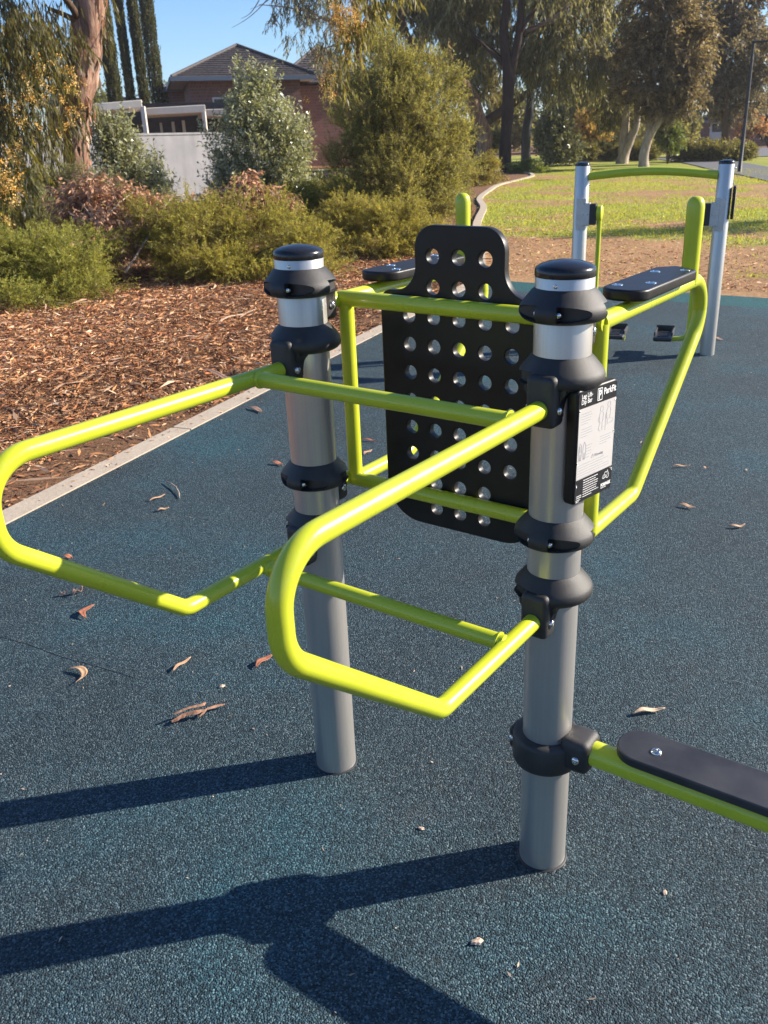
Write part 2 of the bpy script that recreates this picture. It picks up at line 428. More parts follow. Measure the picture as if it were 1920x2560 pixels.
# rear frame
XL, XR, FY = .02, .687, .135
for px in (XL, XR):
    b = MB()
    b.tube(fillet([(px, FY, 1.321), (px, .805, 1.325), (px, .80, 1.20), (px, .395, .85), (px, FY, .848)], [.085, .10, .045], 14), TR, 32)
    b.tube([(px, FY + .004, 1.318), (px, FY + .004, .85)], TR, 32)
    xs = 0 if px == XL else D
    for z in (1.318, .849): b.tube([(xs, .085, z), (xs, FY, z)], TR, 24)
    off(b.build('side_frame', M['lime'], stn, angle=60))
    b = MB(); b.lathe([(.021, 0), (.0212, .135), (.0216, .15), (.0216, .183), (.0206, .192), (.0175, .200), (.012, .2055), (.005, .2078), (0, .208)], 32, (px - D / 2, .69, 1.322))
    b.build('hand_grip', M['lime'], stn, angle=50)
for z in (1.321, .849):
    b = MB(); b.tube([(XL - .012, FY, z), (XR + .012, FY, z)], TR + .0004, 32)
    off(b.build('frame_rail', M['lime'], stn, angle=60))

# perforated backrest
PX = .334; PZ0, PZ1 = .757, 1.497
hw, sh, kw = .221, 1.347, .1185
def arc(cx, cz, r, a0, a1, n=10): return [(cx + r * math.cos(R(a0 + (a1 - a0) * k / n)), cz + r * math.sin(R(a0 + (a1 - a0) * k / n))) for k in range(n + 1)]
half = []                                 # right half from bottom centre to top centre
half += arc(hw - .10, PZ0 + .10, .10, -90, 0, 12)
half += arc(hw - .030, sh - .030, .030, 0, 78, 8)
half += arc(kw + .062, sh + .062, .0625, -97, -180, 10)
half += arc(kw - .052, PZ1 - .052, .052, 0, 90, 10)
outl = [(x, z) for x, z in half] + [(-x, z) for x, z in half[::-1]]
holes = []
for i in range(10):
    z = 1.429 - i * .0692
    for k in ((-1, 0, 1) if i in (0, 1, 8, 9) else (-2, -1, 0, 1, 2)):
        holes.append([(k * .0695 + .0172 * math.cos(2 * math.pi * t / 40), z + .0172 * math.sin(2 * math.pi * t / 40)) for t in range(40)])
MX = Matrix.Translation((PX - D / 2, .1665, 0)) @ Matrix.Rotation(R(90), 4, 'X')
plate('backrest', [outl] + holes, .022, .003, M['hdpe'], stn, MX)

# arm pads on the side frames
def pad(cx, mir):
    pts = []
    ol = arc(.0, .045 + .25, .055, 180, 270, 10)[0:0]
    L0, L1, w = .243, .640, .054
    ol = [(-w, L0 + .06)] + arc(-w + .05, L0 + .05, .05, 190, 262, 8) + arc(w - .042, L0 + .042, .042, 278, 350, 8) + arc(w - .016, L1 - .055, .016, 0, 50, 5) + arc(-.012, L1 - .012, .012, 60, 110, 4) + arc(-w + .016, L1 - .045, .016, 130, 180, 5)
    ol = [(x * mir, y) for x, y in ol]
    if mir < 0: ol = ol[::-1]
    T = Matrix.Translation((cx - D / 2, 0, 1.358))
    p = plate('arm_pad', [ol], .025, .006, M['hdpe'], stn, T, 4)
    for x, y in ((-.030, .305), (.026, .360), (-.026, .525), (.030, .575)):
        b = MB(); b.lathe([(.0125, .0122), (.0122, .0135), (.009, .0142), (.005, .0145), (.0045, .0132), (0, .0132)], 20, (cx - D / 2 + x * mir, y, 1.358))
        b.build('bolt', M['steel'], p, angle=35)
    b = MB(); b.box((cx - D / 2, .45, 1.3435), (.05, .30, .004)); b.build('pad_plate', M['bracket'], p)
pad(.682, 1); pad(.026, -1)

# instruction sign on the right post
e0 = Vector((.735, -.06, 0)); e1 = Vector((.760, .07, 0)); ux = (e1 - e0).normalized(); nx = Vector((ux.y, -ux.x, 0))
SW, SH, SZ = (e1 - e0).length, .234, 1.11
SM = Matrix(((ux.x, 0, nx.x, (e0.x + e1.x) / 2 - D / 2), (ux.y, 0, nx.y, .005), (0, 1, 0, SZ), (0, 0, 0, 1)))
sg = plate('sign', [rounded(SW + .004, SH + .004, .011, 6)], .026, .006, M['hdpe'], stn, SM @ Matrix.Translation((0, 0, -.0135)), 4)
b = MB(); b.box((0, 0, -.037), (.06, .13, .024), 0, .004); o = b.build('sign_bracket', M['black'], sg); o.data.transform(SM)
fz = .0002
def flat(name, pts, m, z=fz, th=.0004):
    b = MB(); b.prism(pts, z - .0006, z, None); o = b.build(name, m, sg); o.data.transform(SM); return o
W2, H2 = SW / 2, SH / 2
def rect(x0, y0, x1, y1): return [(x0, y0), (x1, y0), (x1, y1), (x0, y1)]
flat('sticker', rounded(SW - .004, SH - .004, .008, 5), M['gloss_black'], .0004)
flat('instruction_sheet', rect(-W2 + .004, -H2 + .052, W2 - .004, H2 - .036), M['sheet'], .0009)
def txt(body, x, y, size, m='white_ink', name='lettering', z=.0012, align='LEFT', bold=.0, ws=1.0):
    return text_mesh(body, size, SM @ Matrix.Translation((x, y, z)), name, M[m], sg, align, bold, ws)
txt('ParkFit', -W2 + .0835, H2 - .0215, .0185, bold=.0004, ws=.80)
txt('Leg Lift-\nDip Bar', -W2 + .009, H2 - .0160, .0132, bold=.0001, ws=.86)
para_top = True
b = MB()                                   # boxed P emblem
X0, Y0, ww, hh = -W2 + .0625, H2 - .031, .0165, .025
for pts in ([(X0, Y0), (X0 + ww, Y0), (X0 + ww, Y0 + .0015), (X0, Y0 + .0015)], [(X0, Y0 + hh - .0015), (X0 + ww, Y0 + hh - .0015), (X0 + ww, Y0 + hh), (X0, Y0 + hh)],
            [(X0, Y0), (X0 + .0013, Y0), (X0 + .0013, Y0 + hh), (X0, Y0 + hh)], [(X0 + ww - .0013, Y0), (X0 + ww, Y0), (X0 + ww, Y0 + hh), (X0 + ww - .0013, Y0 + hh)]):
    b.prism(pts, .0008, .0012)
o = b.build('emblem', M['white_ink'], sg); o.data.transform(SM)
txt('P', X0 + .0028, Y0 + .0040, .0245, bold=.0009, ws=.80, name='emblem_letter')
b = MB()                                   # unreadable small print and line figures, as grey strokes
def stroke(x0, y0, x1, y1, w=.0007):
    d = Vector((x1 - x0, y1 - y0)); n = Vector((-d.y, d.x)).normalized() * w / 2
    b.prism([(x0 - n.x, y0 - n.y), (x1 - n.x, y1 - n.y), (x1 + n.x, y1 + n.y), (x0 + n.x, y0 + n.y)], .0008, .0012)
def para(x, y, w, n, gap=.0052, r=None):
    for i in range(n):
        l = w * (.75 + .25 * random.random()) if i < n - 1 else w * .55
        q = x
        while q < x + l:
            s = random.uniform(.003, .008); stroke(q, y - i * gap, min(q + s, x + l), y - i * gap, .0012); q += s + .0011
para(-W2 + .012, H2 - .047, .040, 5); para(-W2 + .012, H2 - .078, .042, 4)
para(W2 - .052, H2 - .108, .040, 4); para(-W2 + .034, H2 - .115, .018, 5, .0062)
para(-W2 + .008, H2 - .152, .110, 6, .0056)
def poly(pts, w=.0007):
    for p, q in zip(pts, pts[1:]): stroke(*p, *q, w)
def figure(x, y, s, seat):
    c = [(x + .0045 * s * math.cos(t * .63), y + .0055 * s * math.sin(t * .63)) for t in range(11)]; poly(c)
    poly([(x - .004 * s, y - .006 * s), (x - .007 * s, y - .012 * s), (x - .005 * s, y - .026 * s), (x + .004 * s, y - .026 * s), (x + .006 * s, y - .012 * s), (x + .004 * s, y - .006 * s)])
    poly([(x - .006 * s, y - .011 * s), (x - .010 * s, y - .02 * s), (x - .003 * s, y - .027 * s)])
    if seat: poly([(x - .004 * s, y - .027 * s), (x - .003 * s, y - .036 * s), (x + .012 * s, y - .036 * s), (x + .016 * s, y - .031 * s)]); poly([(x + .002 * s, y - .027 * s), (x + .016 * s, y - .029 * s)])
    else: poly([(x - .005 * s, y - .027 * s), (x - .008 * s, y - .038 * s), (x - .002 * s, y - .042 * s)]); poly([(x + .003 * s, y - .027 * s), (x + .004 * s, y - .042 * s)])
figure(W2 - .052, H2 - .050, 1.1, False); figure(W2 - .027, H2 - .046, 1.1, True)
poly([(W2 - .062, H2 - .092), (W2 - .012, H2 - .083)]); poly([(W2 - .037, H2 - .098), (W2 - .037, H2 - .070), (W2 - .020, H2 - .068)])
for k in (0, 1):
    x = -W2 + .013 + k * .014; y = H2 - .112
    poly([(x, y + .006), (x - .004, y), (x - .005, y - .013), (x - .003, y - .030), (x - .001, y - .030), (x, y - .016), (x + .001, y - .030), (x + .003, y - .030), (x + .005, y - .013), (x + .004, y), (x, y + .006)], .0012)
    if k == 0: poly([(x, y), (x, y - .013)], .006)
poly([(-.014, H2 - .146), (-.006, H2 - .146), (-.010, H2 - .138), (-.014, H2 - .146)], .0009)
o = b.build('diagram', M['grey_ink'], sg); o.data.transform(SM)
txt('Warning', -.003, H2 - .1455, .0085, 'grey_ink')
txt('FORPARK', W2 - .041, -H2 + .0135, .0098, bold=.0004, ws=.82)
b = MB()
mp = [(0, 4), (2, 7), (5, 8.5), (6.5, 11), (9, 12.5), (11, 11.5), (12.5, 10), (14, 14), (15.5, 10), (18, 6.5), (17.5, 2.5), (14.5, .5), (12, 1.5), (10, 3.5), (6, 2.6), (2.5, 1.8), (0, 4)]
for p, q in zip(mp, mp[1:]): stroke(W2 - .036 + p[0] * .00125, -H2 + .0275 + p[1] * .0013, W2 - .036 + q[0] * .00125, -H2 + .0275 + q[1] * .0013, .0011)
poly([(W2 - .031, -H2 + .032), (W2 - .027, -H2 + .038), (W2 - .022, -H2 + .032), (W2 - .018, -H2 + .038)], .0009)
para(-W2 + .029, -H2 + .046, .055, 8, .0050)
para(W2 - .040, -H2 + .0105, .033, 1)
para(-W2 + .006, -H2 + .008, .018, 2, .0035)
for yy in (.0125, .0165): poly([(-W2 + .007, -H2 + yy), (-W2 + .024, -H2 + yy)], .001)
o = b.build('small_print', M['white_ink'], sg); o.data.transform(SM)
for sx, y in ((-1, H2 - .041), (1, H2 - .041), (1, 0.01), (-1, -.03), (1, -H2 + .045), (-1, -H2 + .040)):
    b = MB(); dome_bolt(b, (sx * (W2 - .0052), y, .001), (0, 0, 1), .0022, .0012); o = b.build('screw', M['steel'], sg, angle=40); o.data.transform(SM)

# ================================================================== PENDULUM WALKER (far station)
LP = Vector((-1.68, 5.259, 0)); RP = Vector((-.650, 5.535, 0)); ang = math.atan2(.276, 1.03); SPN = (RP - LP).length
wk = tag(empty('pendulum_walker', LP, ang), 'air walker with two lime swing legs and black foot pedals hung between silver posts', 'exercise station')
for x in (0, SPN):
    b = MB(); b.lathe([(PR, -.05), (PR, 1.43), (PR - .002, 1.434)], 48); p = b.build('post', M['alu'], wk, angle=40); p.location = (x, 0, 0)
    c = link('post_cap', CM, None, p); c.location = (0, 0, 1.428)
    bolts([((.057, .0, z), (1, 0, 0), .008, .010) for z in (1.40, 1.29)], p)
b = MB(); b.tube([(PR - .004 + (SPN - 2 * PR + .008) * k / 24, 0, 1.350 + .034 * math.sin(math.pi * k / 24)) for k in range(25)], .031, 32)
b.build('top_bar', M['lime'], wk, angle=60)
for s, x0 in ((1, 0.0), (-1, SPN)):
    b = MB(); b.box((x0 + s * .050, -.045, 1.073), (.062, .052, .172), 0, .004); b.box((x0 + s * .012, -.062, 1.073), (.075, .006, .235), 0, .002)
    br = b.build('bearing_bracket', M['bracket'], wk)
    bolts([((x0 + s * dx, -.0715, 1.073 + dz), (0, -1, 0), .005, .004) for dz in (-.075, 0, .075) for dx in (.035, .066)] + [((x0 + s * .004, -.065, 1.073 + dz), (0, -1, 0), .006, .005) for dz in (-.105, .105)], br)
    RX = Matrix.Rotation(R(90), 4, 'Y')
    b = MB(); b.box((x0 + s * .105, -.03, 1.073), (.050, .085, .158), 0, .006); b.build('bearing_housing', M['black'], wk)
    a = MB(); xa = x0 + s * .155
    a.lathe([(0, -.022), (.050, -.022), (.058, -.016), (.058, .016), (.050, .022), (0, .022)], 32, (xa, -.03, 1.083), RX)
    a.tube(fillet([(xa, -.03, 1.083), (xa, -.03, .125), (xa + s * .26, -.03, .105)], [.075], 10), .0195, 24)
    am = a.build('swing_leg', M['lime'], wk, angle=50)
    xp = xa + s * .19; pd = MB()
    pd.box((xp, -.03, .137), (.145, .31, .030), 0, .012)
    for yy in (-.1, -.045, .01, .065): pd.box((xp, -.03 + yy, .154), (.085, .022, .010), 0, .003)
    for sx in (-1, 1): pd.box((xp + sx * .066, -.03 + .04, .160), (.014, .21, .040), 0, .005)
    pd.box((xp, .118, .168), (.145, .016, .056), 0, .006)
    pd.build('pedal', M['black'], am)
sgf = plate('sign', [rounded(.155, .235, .010, 5)], .022, .005, M['hdpe'], wk, Matrix.Translation((SPN + .075, .035, 1.155)) @ Matrix.Rotation(R(90), 4, 'Z') @ Matrix.Rotation(R(90), 4, 'X'))
b = MB(); b.box((SPN + .0875, .035, 1.155), (.001, .13, .16)); b.build('instruction_sheet', M['sheet'], sgf)

# ================================================================== THE GROUND
def vnoise(x, y, s, seed=0):
    x = np.asarray(x, float) / s; y = np.asarray(y, float) / s
    xi = np.floor(x).astype(int); yi = np.floor(y).astype(int); fx = x - xi; fy = y - yi
    fx = fx * fx * (3 - 2 * fx); fy = fy * fy * (3 - 2 * fy)
    def h(a, b):
        n = (a * 374761393 + b * 668265263 + seed * 974711) & 0x7fffffff
        n = ((n ^ (n >> 13)) * 1274126177) & 0x7fffffff
        return ((n ^ (n >> 16)) & 0xffff) / 65535.0
    return (h(xi, yi) * (1 - fx) + h(xi + 1, yi) * fx) * (1 - fy) + (h(xi, yi + 1) * (1 - fx) + h(xi + 1, yi + 1) * fx) * fy
def fbm(x, y, s, seed=0): return sum(vnoise(x, y, s / 2 ** k, seed + k) * .5 ** (k + 1) for k in range(4)) / .9375
def sstep(a, b, x): t = np.clip((x - a) / (b - a), 0, 1); return t * t * (3 - 2 * t)

def sheet(name, pts, z, m, thick=.02):
    b = MB(); b.prism([(p[0], p[1]) for p in pts], z - thick, z); return tag(b.build(name, m), kind='structure')
n = 90; gx = np.concatenate([np.linspace(-700, -60, 12)[:-1], np.linspace(-60, 60, 121), np.linspace(60, 700, 12)[1:]])
gy = np.concatenate([np.linspace(-300, -20, 8)[:-1], np.linspace(-20, 100, 121), np.linspace(100, 900, 12)[1:]])
XX, YY = np.meshgrid(gx, gy); ZZ = np.full(XX.shape, -.022)
ii = np.arange(XX.size).reshape(XX.shape)
FQ = np.stack([ii[:-1, :-1], ii[:-1, 1:], ii[1:, 1:], ii[1:, :-1]], -1).reshape(-1, 4)
tag(from_np('ground', np.stack([XX, YY, ZZ], -1).reshape(-1, 3), FQ, M['soil'], smooth=True), kind='structure')

KD = np.array([-.227, .974]); KD /= np.linalg.norm(KD); KN = np.array([-KD[1], KD[0]])          # kerb direction and its outward side
def kl(s, o=0.0): return np.array([-2.457, .471]) + KD * s + KN * o                             # along the kerb's inner edge
c1, c2 = kl(-4.2), kl(7.33); c3 = kl(7.93)
sheet('rubber_surface', [(7, c1[1]), (7, 8.05), c2, c1], 0, M['rubber'])
sheet('rubber_border', [c2, (7, 8.05), (7, 8.65), c3], .0, M['teal'])
kb = tag(empty('kerb', (*kl(1.5, .07), 0)), 'pale concrete kerb strip between the dark rubber and the bark mulch', 'kerb')
b = MB(); K0 = np.array(kb.location)[:2]
q = -4.2; segs = []
while q < 7.95:
    l = random.uniform(1.6, 2.1)
    b = MB(); P = [kl(q + .006), kl(min(q + l, 8.0) - .006), kl(min(q + l, 8.0) - .006, .140), kl(q + .006, .140)]
    b.prism([(p[0] - K0[0], p[1] - K0[1]) for p in P][::-1] if False else [(p[0] - K0[0], p[1] - K0[1]) for p in P], -.1, .007)
    b.build('kerb_section', M['concrete'], kb); q += l
# curving garden edging beside the lawn
EDG = [c3 + KN * .07, (-6.1, 11.2), (-7.75, 13.9), (-8.75, 15.7), (-10.1, 18.2), (-11.8, 20.9), (-13.3, 24.0), (-14.7, 27.2), (-15.6, 30.4), (-16.6, 33.4), (-18.4, 36.2), (-21, 38.6)]
def ribbon(pts, w, z, h=.1):
    P = [np.array(p[:2]) for p in pts]; Lf, Rt = [], []
    for i in range(len(P)):
        t = P[min(i + 1, len(P) - 1)] - P[max(i - 1, 0)]; t /= np.linalg.norm(t); nn = np.array([-t[1], t[0]]) * w / 2
        Lf.append(P[i] + nn); Rt.append(P[i] - nn)
    V = [(p[0], p[1], z) for p in Lf] + [(p[0], p[1], z) for p in Rt] + [(p[0], p[1], z - h) for p in Lf] + [(p[0], p[1], z - h) for p in Rt]
    k = len(P); F = []
    for i in range(k - 1):
        F += [(i, k + i, k + i + 1, i + 1), (2 * k + i, i, i + 1, 2 * k + i + 1), (k + i, 3 * k + i, 3 * k + i + 1, k + i + 1)]
    F += [(0, 2 * k, 3 * k, k), (k - 1, 2 * k - 1, 4 * k - 1, 3 * k - 1)]
    return V, F
def smooth_line(P, n=6):
    P = [np.array(p[:2], float) for p in P]; o = []
    for i in range(len(P) - 1):
        a, b_, c, d = P[max(i - 1, 0)], P[i], P[i + 1], P[min(i + 2, len(P) - 1)]
        for k in range(n):
            t = k / n; o.append(.5 * (2 * b_ + (c - a) * t + (2 * a - 5 * b_ + 4 * c - d) * t * t + (3 * b_ - a - 3 * c + d) * t ** 3))
    o.append(P[-1]); return o
ES = smooth_line(EDG)
b = MB(); b.add(*ribbon(ES, .16, .03)); tag(b.build('garden_edging', M['concrete']), 'thin pale concrete edging curving between mulch bed and lawn', 'edging')
e2 = smooth_line([G(1165, 353)[:2], G(1200, 351)[:2], G(1260, 349)[:2], G(1300, 348)[:2]])
b = MB(); b.add(*ribbon(e2, .5, .05)); tag(b.build('garden_edging', M['concrete']), 'distant straight concrete edging in front of the low hedges', 'edging')

# lawn
ey = np.array([p[1] for p in ES]); ex = np.array([p[0] for p in ES])
def edge_x(y): return np.interp(y, ey, ex, right=-30)
def lawn_tint(x, y):
    f = fbm(x * .6, y * 1.5, 3.0, 3) * .5 + fbm(x, y, .9, 11) * .5
    bias = np.interp(y, [8, 11.2, 12.6, 14.0, 17, 19.5, 21.5, 24, 26, 29, 31, 36, 60], [-.42, -.30, -.17, .03, .17, .08, -.07, -.10, -.02, .10, .0, .15, .22])
    bias = bias + .05 * sstep(-6, 4, x)
    c = sstep(.38, .62, f + bias + .14 * (vnoise(x, y, .35, 77) - .5))[:, None]
    g = np.array([.31, .335, .068]) + (fbm(x, y, 1.7, 21)[:, None] - .5) * np.array([.22, .09, .03])
    s = np.array([.39, .235, .125]) + (fbm(x, y, .6, 31)[:, None] - .5) * np.array([.16, .11, .06])
    return np.clip(g * c + s * (1 - c), .01, 1), c[:, 0]
ys = np.concatenate([np.linspace(8.1, 24, 160), np.linspace(24, 64, 140)[1:]]); V = []
nx_ = 240
for y in ys:
    x0 = edge_x(y) if y < ey[-1] else -34
    V.append(np.stack([x0 + .05 + (22 - x0) * np.linspace(0, 1, nx_) ** 1.15, np.full(nx_, y), np.zeros(nx_)], -1))
V = np.concatenate(V); ti, _ = lawn_tint(V[:, 0], V[:, 1]); V[:, 2] = -.016 + .012 * fbm(V[:, 0], V[:, 1], 1.0, 5)
ii = np.arange(len(V)).reshape(len(ys), nx_)
FQ = np.stack([ii[:-1, :-1], ii[:-1, 1:], ii[1:, 1:], ii[1:, :-1]], -1).reshape(-1, 4)
tag(from_np('lawn', V, FQ, M['lawn'], smooth=True, tint=ti), kind='structure')
# path and road at the right
pth = [G(1440, 341)[:2], G(1500, 346.5)[:2], G(1555, 355)[:2], G(1610, 366)[:2], G(1680, 377)[:2], G(1760, 392)[:2], G(1850, 410)[:2]]
b = MB(); b.add(*ribbon(smooth_line(pth), 2.6, .022, .03)); tag(b.build('footpath', M['asphalt']), kind='structure')
rd = [G(1500, 322)[:2], G(1620, 326)[:2], G(1700, 330)[:2], G(1800, 334)[:2]]
b = MB(); b.add(*ribbon(smooth_line(rd), 9, .03, .04)); tag(b.build('road', M['road']), kind='structure')

# ================================================================== LEAVES
def unit(a): return a / np.maximum(np.linalg.norm(a, axis=-1, keepdims=True), 1e-9)
class Leaves:
    def __init__(s): s.P, s.D, s.L, s.W, s.T = [], [], [], [], []
    def add(s, P, Dr, L, W, T):
        s.P.append(P); s.D.append(unit(Dr)); s.L.append(np.broadcast_to(L, len(P)).astype(float)); s.W.append(np.broadcast_to(W, len(P)).astype(float)); s.T.append(T)
    def twigs(s, C, Dr, L, nl, droop, ll, lw, spread, hang, ca, cb, tip=0.0, t0=.1, jit=.35):
        n = len(C); t = (np.arange(nl) + rng.random((n, nl))) / nl; t = t0 + (1 - t0) * t
        L = np.broadcast_to(L, n)[:, None, None]; Dr = unit(Dr)
        pos = C[:, None] + Dr[:, None] * L * t[..., None]; pos[..., 2] -= droop * L[..., 0] * t ** 2
        tan = np.repeat(Dr[:, None], nl, 1).copy(); tan[..., 2] -= 2 * droop * t; tan = unit(tan)
        lat = rng.normal(size=(n, nl, 3)); lat = unit(lat - tan * (lat * tan).sum(-1, keepdims=True))
        d = tan * (1 - spread) + lat * spread; d[..., 2] -= hang; d = unit(d)
        f = np.clip(rng.random((n, 1)) * .5 + rng.random((n, nl)) * .5 + tip * (t - .5), 0, 1)[..., None]
        T = np.array(ca) * (1 - f) + np.array(cb) * f
        k = n * nl; sc_ = 1 + jit * (rng.random(k) * 2 - 1)
        s.add(pos.reshape(k, 3), d.reshape(k, 3), ll * sc_, lw * sc_, T.reshape(k, 3))
        return pos
    def stems(s, C, Dr, L, droop, w, col, n=4):
        Dr = unit(Dr); L = np.broadcast_to(L, len(C))[:, None]
        for k in range(n):
            a, b_ = k / n, (k + 1.08) / n
            p = C + Dr * L * a; p[:, 2] -= droop * L[:, 0] * a * a; q = C + Dr * L * b_; q[:, 2] -= droop * L[:, 0] * b_ * b_
            s.add(p, q - p, np.linalg.norm(q - p, axis=1), w, np.tile(np.array(col), (len(C), 1)) * (.8 + .4 * rng.random((len(C), 1))))
    def build(s, name, m, parent=None, bend=.12, flat=None, origin=None):
        P = np.concatenate(s.P); Dr = np.concatenate(s.D); L = np.concatenate(s.L)[:, None]; W = np.concatenate(s.W)[:, None]; T = np.concatenate(s.T)
        if origin is not None: P = P - np.array(origin)
        n = len(P); r = rng.normal(size=(n, 3))
        if flat is not None: r = np.array([0, 0, 1.0]) + r * flat; side = unit(np.cross(Dr, r))
        else: side = unit(np.cross(Dr, r))
        nr = unit(np.cross(side, Dr)); bd = bend * (rng.random((n, 1)) * 1.4 - .4)
        V = np.stack([P, P + Dr * L * .42 + side * W / 2 + nr * bd * L * .35, P + Dr * L - nr * bd * L, P + Dr * L * .42 - side * W / 2 + nr * bd * L * .35], 1).reshape(-1, 3)
        F = np.arange(4 * n).reshape(n, 4)
        return from_np(name, V, F, m, parent, tint=np.repeat(np.clip(T, 0, 1), 4, 0))
def lump_axes(u, v, dist):
    c = at(u, v, dist); f = np.array([c[0] - CC[0], c[1] - CC[1], 0]); f /= np.linalg.norm(f)
    px = dist / (CF * SV) * 1.0
    return c, np.array([f[1], -f[0], 0]), f, px
def lumps_sample(lumps, n, surf=.55):
    """points and outward directions spread through ellipsoids given as (u, v, half width, half height, distance[, depth])"""
    w = np.array([l[2] * l[3] for l in lumps], float); w /= w.sum(); Pn, Dn = [], []
    for l, k in zip(lumps, rng.multinomial(n, w)):
        c, rt, f, px = lump_axes(l[0], l[1], l[4]); dp = l[5] if len(l) > 5 else (l[2] + l[3]) / 2 * px
        d = unit(rng.normal(size=(k, 3))); rr = surf + (1 - surf) * rng.random(k) ** .6
        lumpy = 1 + .22 * np.sin(d @ (rng.normal(size=3) * 5) + 1) * np.sin(d @ (rng.normal(size=3) * 6))
        rr = (rr * lumpy)[:, None]
        o = rt * (d[:, :1] * l[2] * px) + f * (d[:, 1:2] * dp) + np.array([0, 0, 1.0]) * (d[:, 2:] * l[3] * px)
        Pn.append(c + o * rr); Dn.append(unit(o))
    return np.concatenate(Pn), np.concatenate(Dn)
UP = np.array([0, 0, 1.0])
def sub_sample(lumps, n, surf, k, size):
    """the same, gathered into k small clumps so that a crown has light masses and gaps"""
    C0, D0 = lumps_sample(lumps, k, surf); idx = rng.integers(0, k, n); o = rng.normal(size=(n, 3)); o = unit(o) * rng.random((n, 1)) ** .5
    sz = size * (.6 + .8 * rng.random((k, 1)))
    return C0[idx] + o * sz[idx] * np.array([1, 1, .8]), unit(D0[idx] * .6 + o), (rng.random((k, 1)))[idx]
def crown(name, lumps, n, nl, L, ll, lw, m, parent, ca, cb, droop=.1, hang=0.0, spread=.55, up=.3, surf=.5, tip=.4, down=None, stems=None, zmin=.03, sub=0, size=.5, flat=.9):
    if sub: P, Dn, _ = sub_sample(lumps, n, surf, sub, size)
    else: P, Dn = lumps_sample(lumps, n, surf)
    lv = Leaves()
    Dr = Dn + UP * up + rng.normal(size=P.shape) * .35
    if down is not None: Dr = np.array([0, 0, -1.0]) * down + Dn * .45 + rng.normal(size=P.shape) * .25
    Ls = L * (.6 + .8 * rng.random(n)); P = P - unit(Dr) * Ls[:, None] * .45
    k = P[:, 2] > zmin; P, Dr, Ls = P[k], Dr[k], Ls[k]
    lv.twigs(P, Dr, Ls, nl, droop, ll, lw, spread, hang, ca, cb, tip)
    if stems: lv.stems(P, Dr, Ls, droop, stems[0], stems[1])
    org = np.array(parent.location) if parent is not None else np.zeros(3)
    o = lv.build(name, m, parent, origin=org, flat=flat)
    return o, P
def limbs(name, p0, targets, r0, m, parent, r1=.02, sag=.15, seg=8, trunk_r=None):
    org = np.array(parent.location); p0 = np.array(p0) - org
    for t in targets:
        t = np.array(t) - org; L = np.linalg.norm(t - p0); pts = []
        bow = rng.normal(size=3) * L * .06
        for k in range(9):
            f = k / 8; p = p0 * (1 - f) + t * f + bow * math.sin(f * math.pi); p = p + np.array([0, 0, L * sag * math.sin(f * math.pi)]); pts.append(p)
        b = MB(); b.tube(pts, [r0 * (1 - k / 8) + r1 * (k / 8) for k in range(9)], seg); b.build(name, m, parent, smooth=True)
def trunk(name, pts, rad, m, parent, seg=14, rough=.06, steps=6):
    org = np.array(parent.location); P = [np.array(p, float) - org for p in pts]; o = []; rr = []
    for i in range(len(P) - 1):
        a, b_, c, d = P[max(i - 1, 0)], P[i], P[i + 1], P[min(i + 2, len(P) - 1)]
        for k in range(steps):
            t = k / steps; o.append(.5 * (2 * b_ + (c - a) * t + (2 * a - 5 * b_ + 4 * c - d) * t * t + (3 * b_ - a - 3 * c + d) * t ** 3)); rr.append(rad[i] * (1 - t) + rad[i + 1] * t)
    o.append(P[-1]); rr.append(rad[-1])
    b = MB(); b.tube(o, rr, seg)
    ph = rng.random(4) * 6
    V = []
    for k, v in enumerate(b.V):
        i = k // seg; an = 2 * math.pi * (k % seg) / seg; c = np.array(o[min(i, len(o) - 1)]); v = np.array(v)
        s = 1 + rough * (math.sin(3 * an + ph[0] + i * .35) + .7 * math.sin(5 * an + ph[1] - i * .5) + .6 * math.sin(i * 1.1 + ph[2])); V.append(tuple(c + (v - c) * s))
    b.V = V
    return b.build(name, m, parent, smooth=True)
def plant(name, label, cat, u, dist, group=None, loc=None):
    p = loc if loc is not None else base(u, dist)
    return tag(empty(name, (float(p[0]), float(p[1]), 0)), label, cat, group)
def stems_to(root, tg, r, m, k=6):
    org = np.array(root.location)
    idx = rng.choice(len(tg), min(k, len(tg)), replace=False)
    for i in idx: limbs('stem', org + np.array([rng.normal() * .06, rng.normal() * .06, 0]), [tg[i]], r, m, root, r * .3, .05, 6)

# ================================================================== NEAR SHRUBS
FRESH = ((.10, .13, .025), (.40, .40, .09)); OLIVE = ((.035, .048, .014), (.125, .120, .034))
def low_shrub(label, loc, lumps, n, ll=.032, lw=.0075, L=.34, cols=FRESH, nl=30, name='feathery_shrub', stems=True, **kw):
    s = plant(name, label, 'shrub', 0, 0, loc=loc)
    _, P = crown('foliage', lumps, n, nl, L, ll, lw, M['leaf'], s, *cols, droop=.30, spread=.60, up=.75, surf=.30, tip=.6, stems=(.006, (.24, .17, .09)), sub=n // 22, size=.19, **kw)
    if stems: stems_to(s, P, .018, M['bark_brown'], 7)
    return s
low_shrub('light green feathery shrub at left spilling over the bark mulch', (-8.9, 5.3),
    [(40, 570, 110, 75, 12.0), (150, 590, 80, 62, 11.6), (-90, 560, 110, 90, 12.2), (205, 630, 55, 28, 11.2), (90, 640, 95, 26, 11.0), (-30, 640, 80, 30, 11.0), (190, 540, 60, 50, 12.6)], 5200)
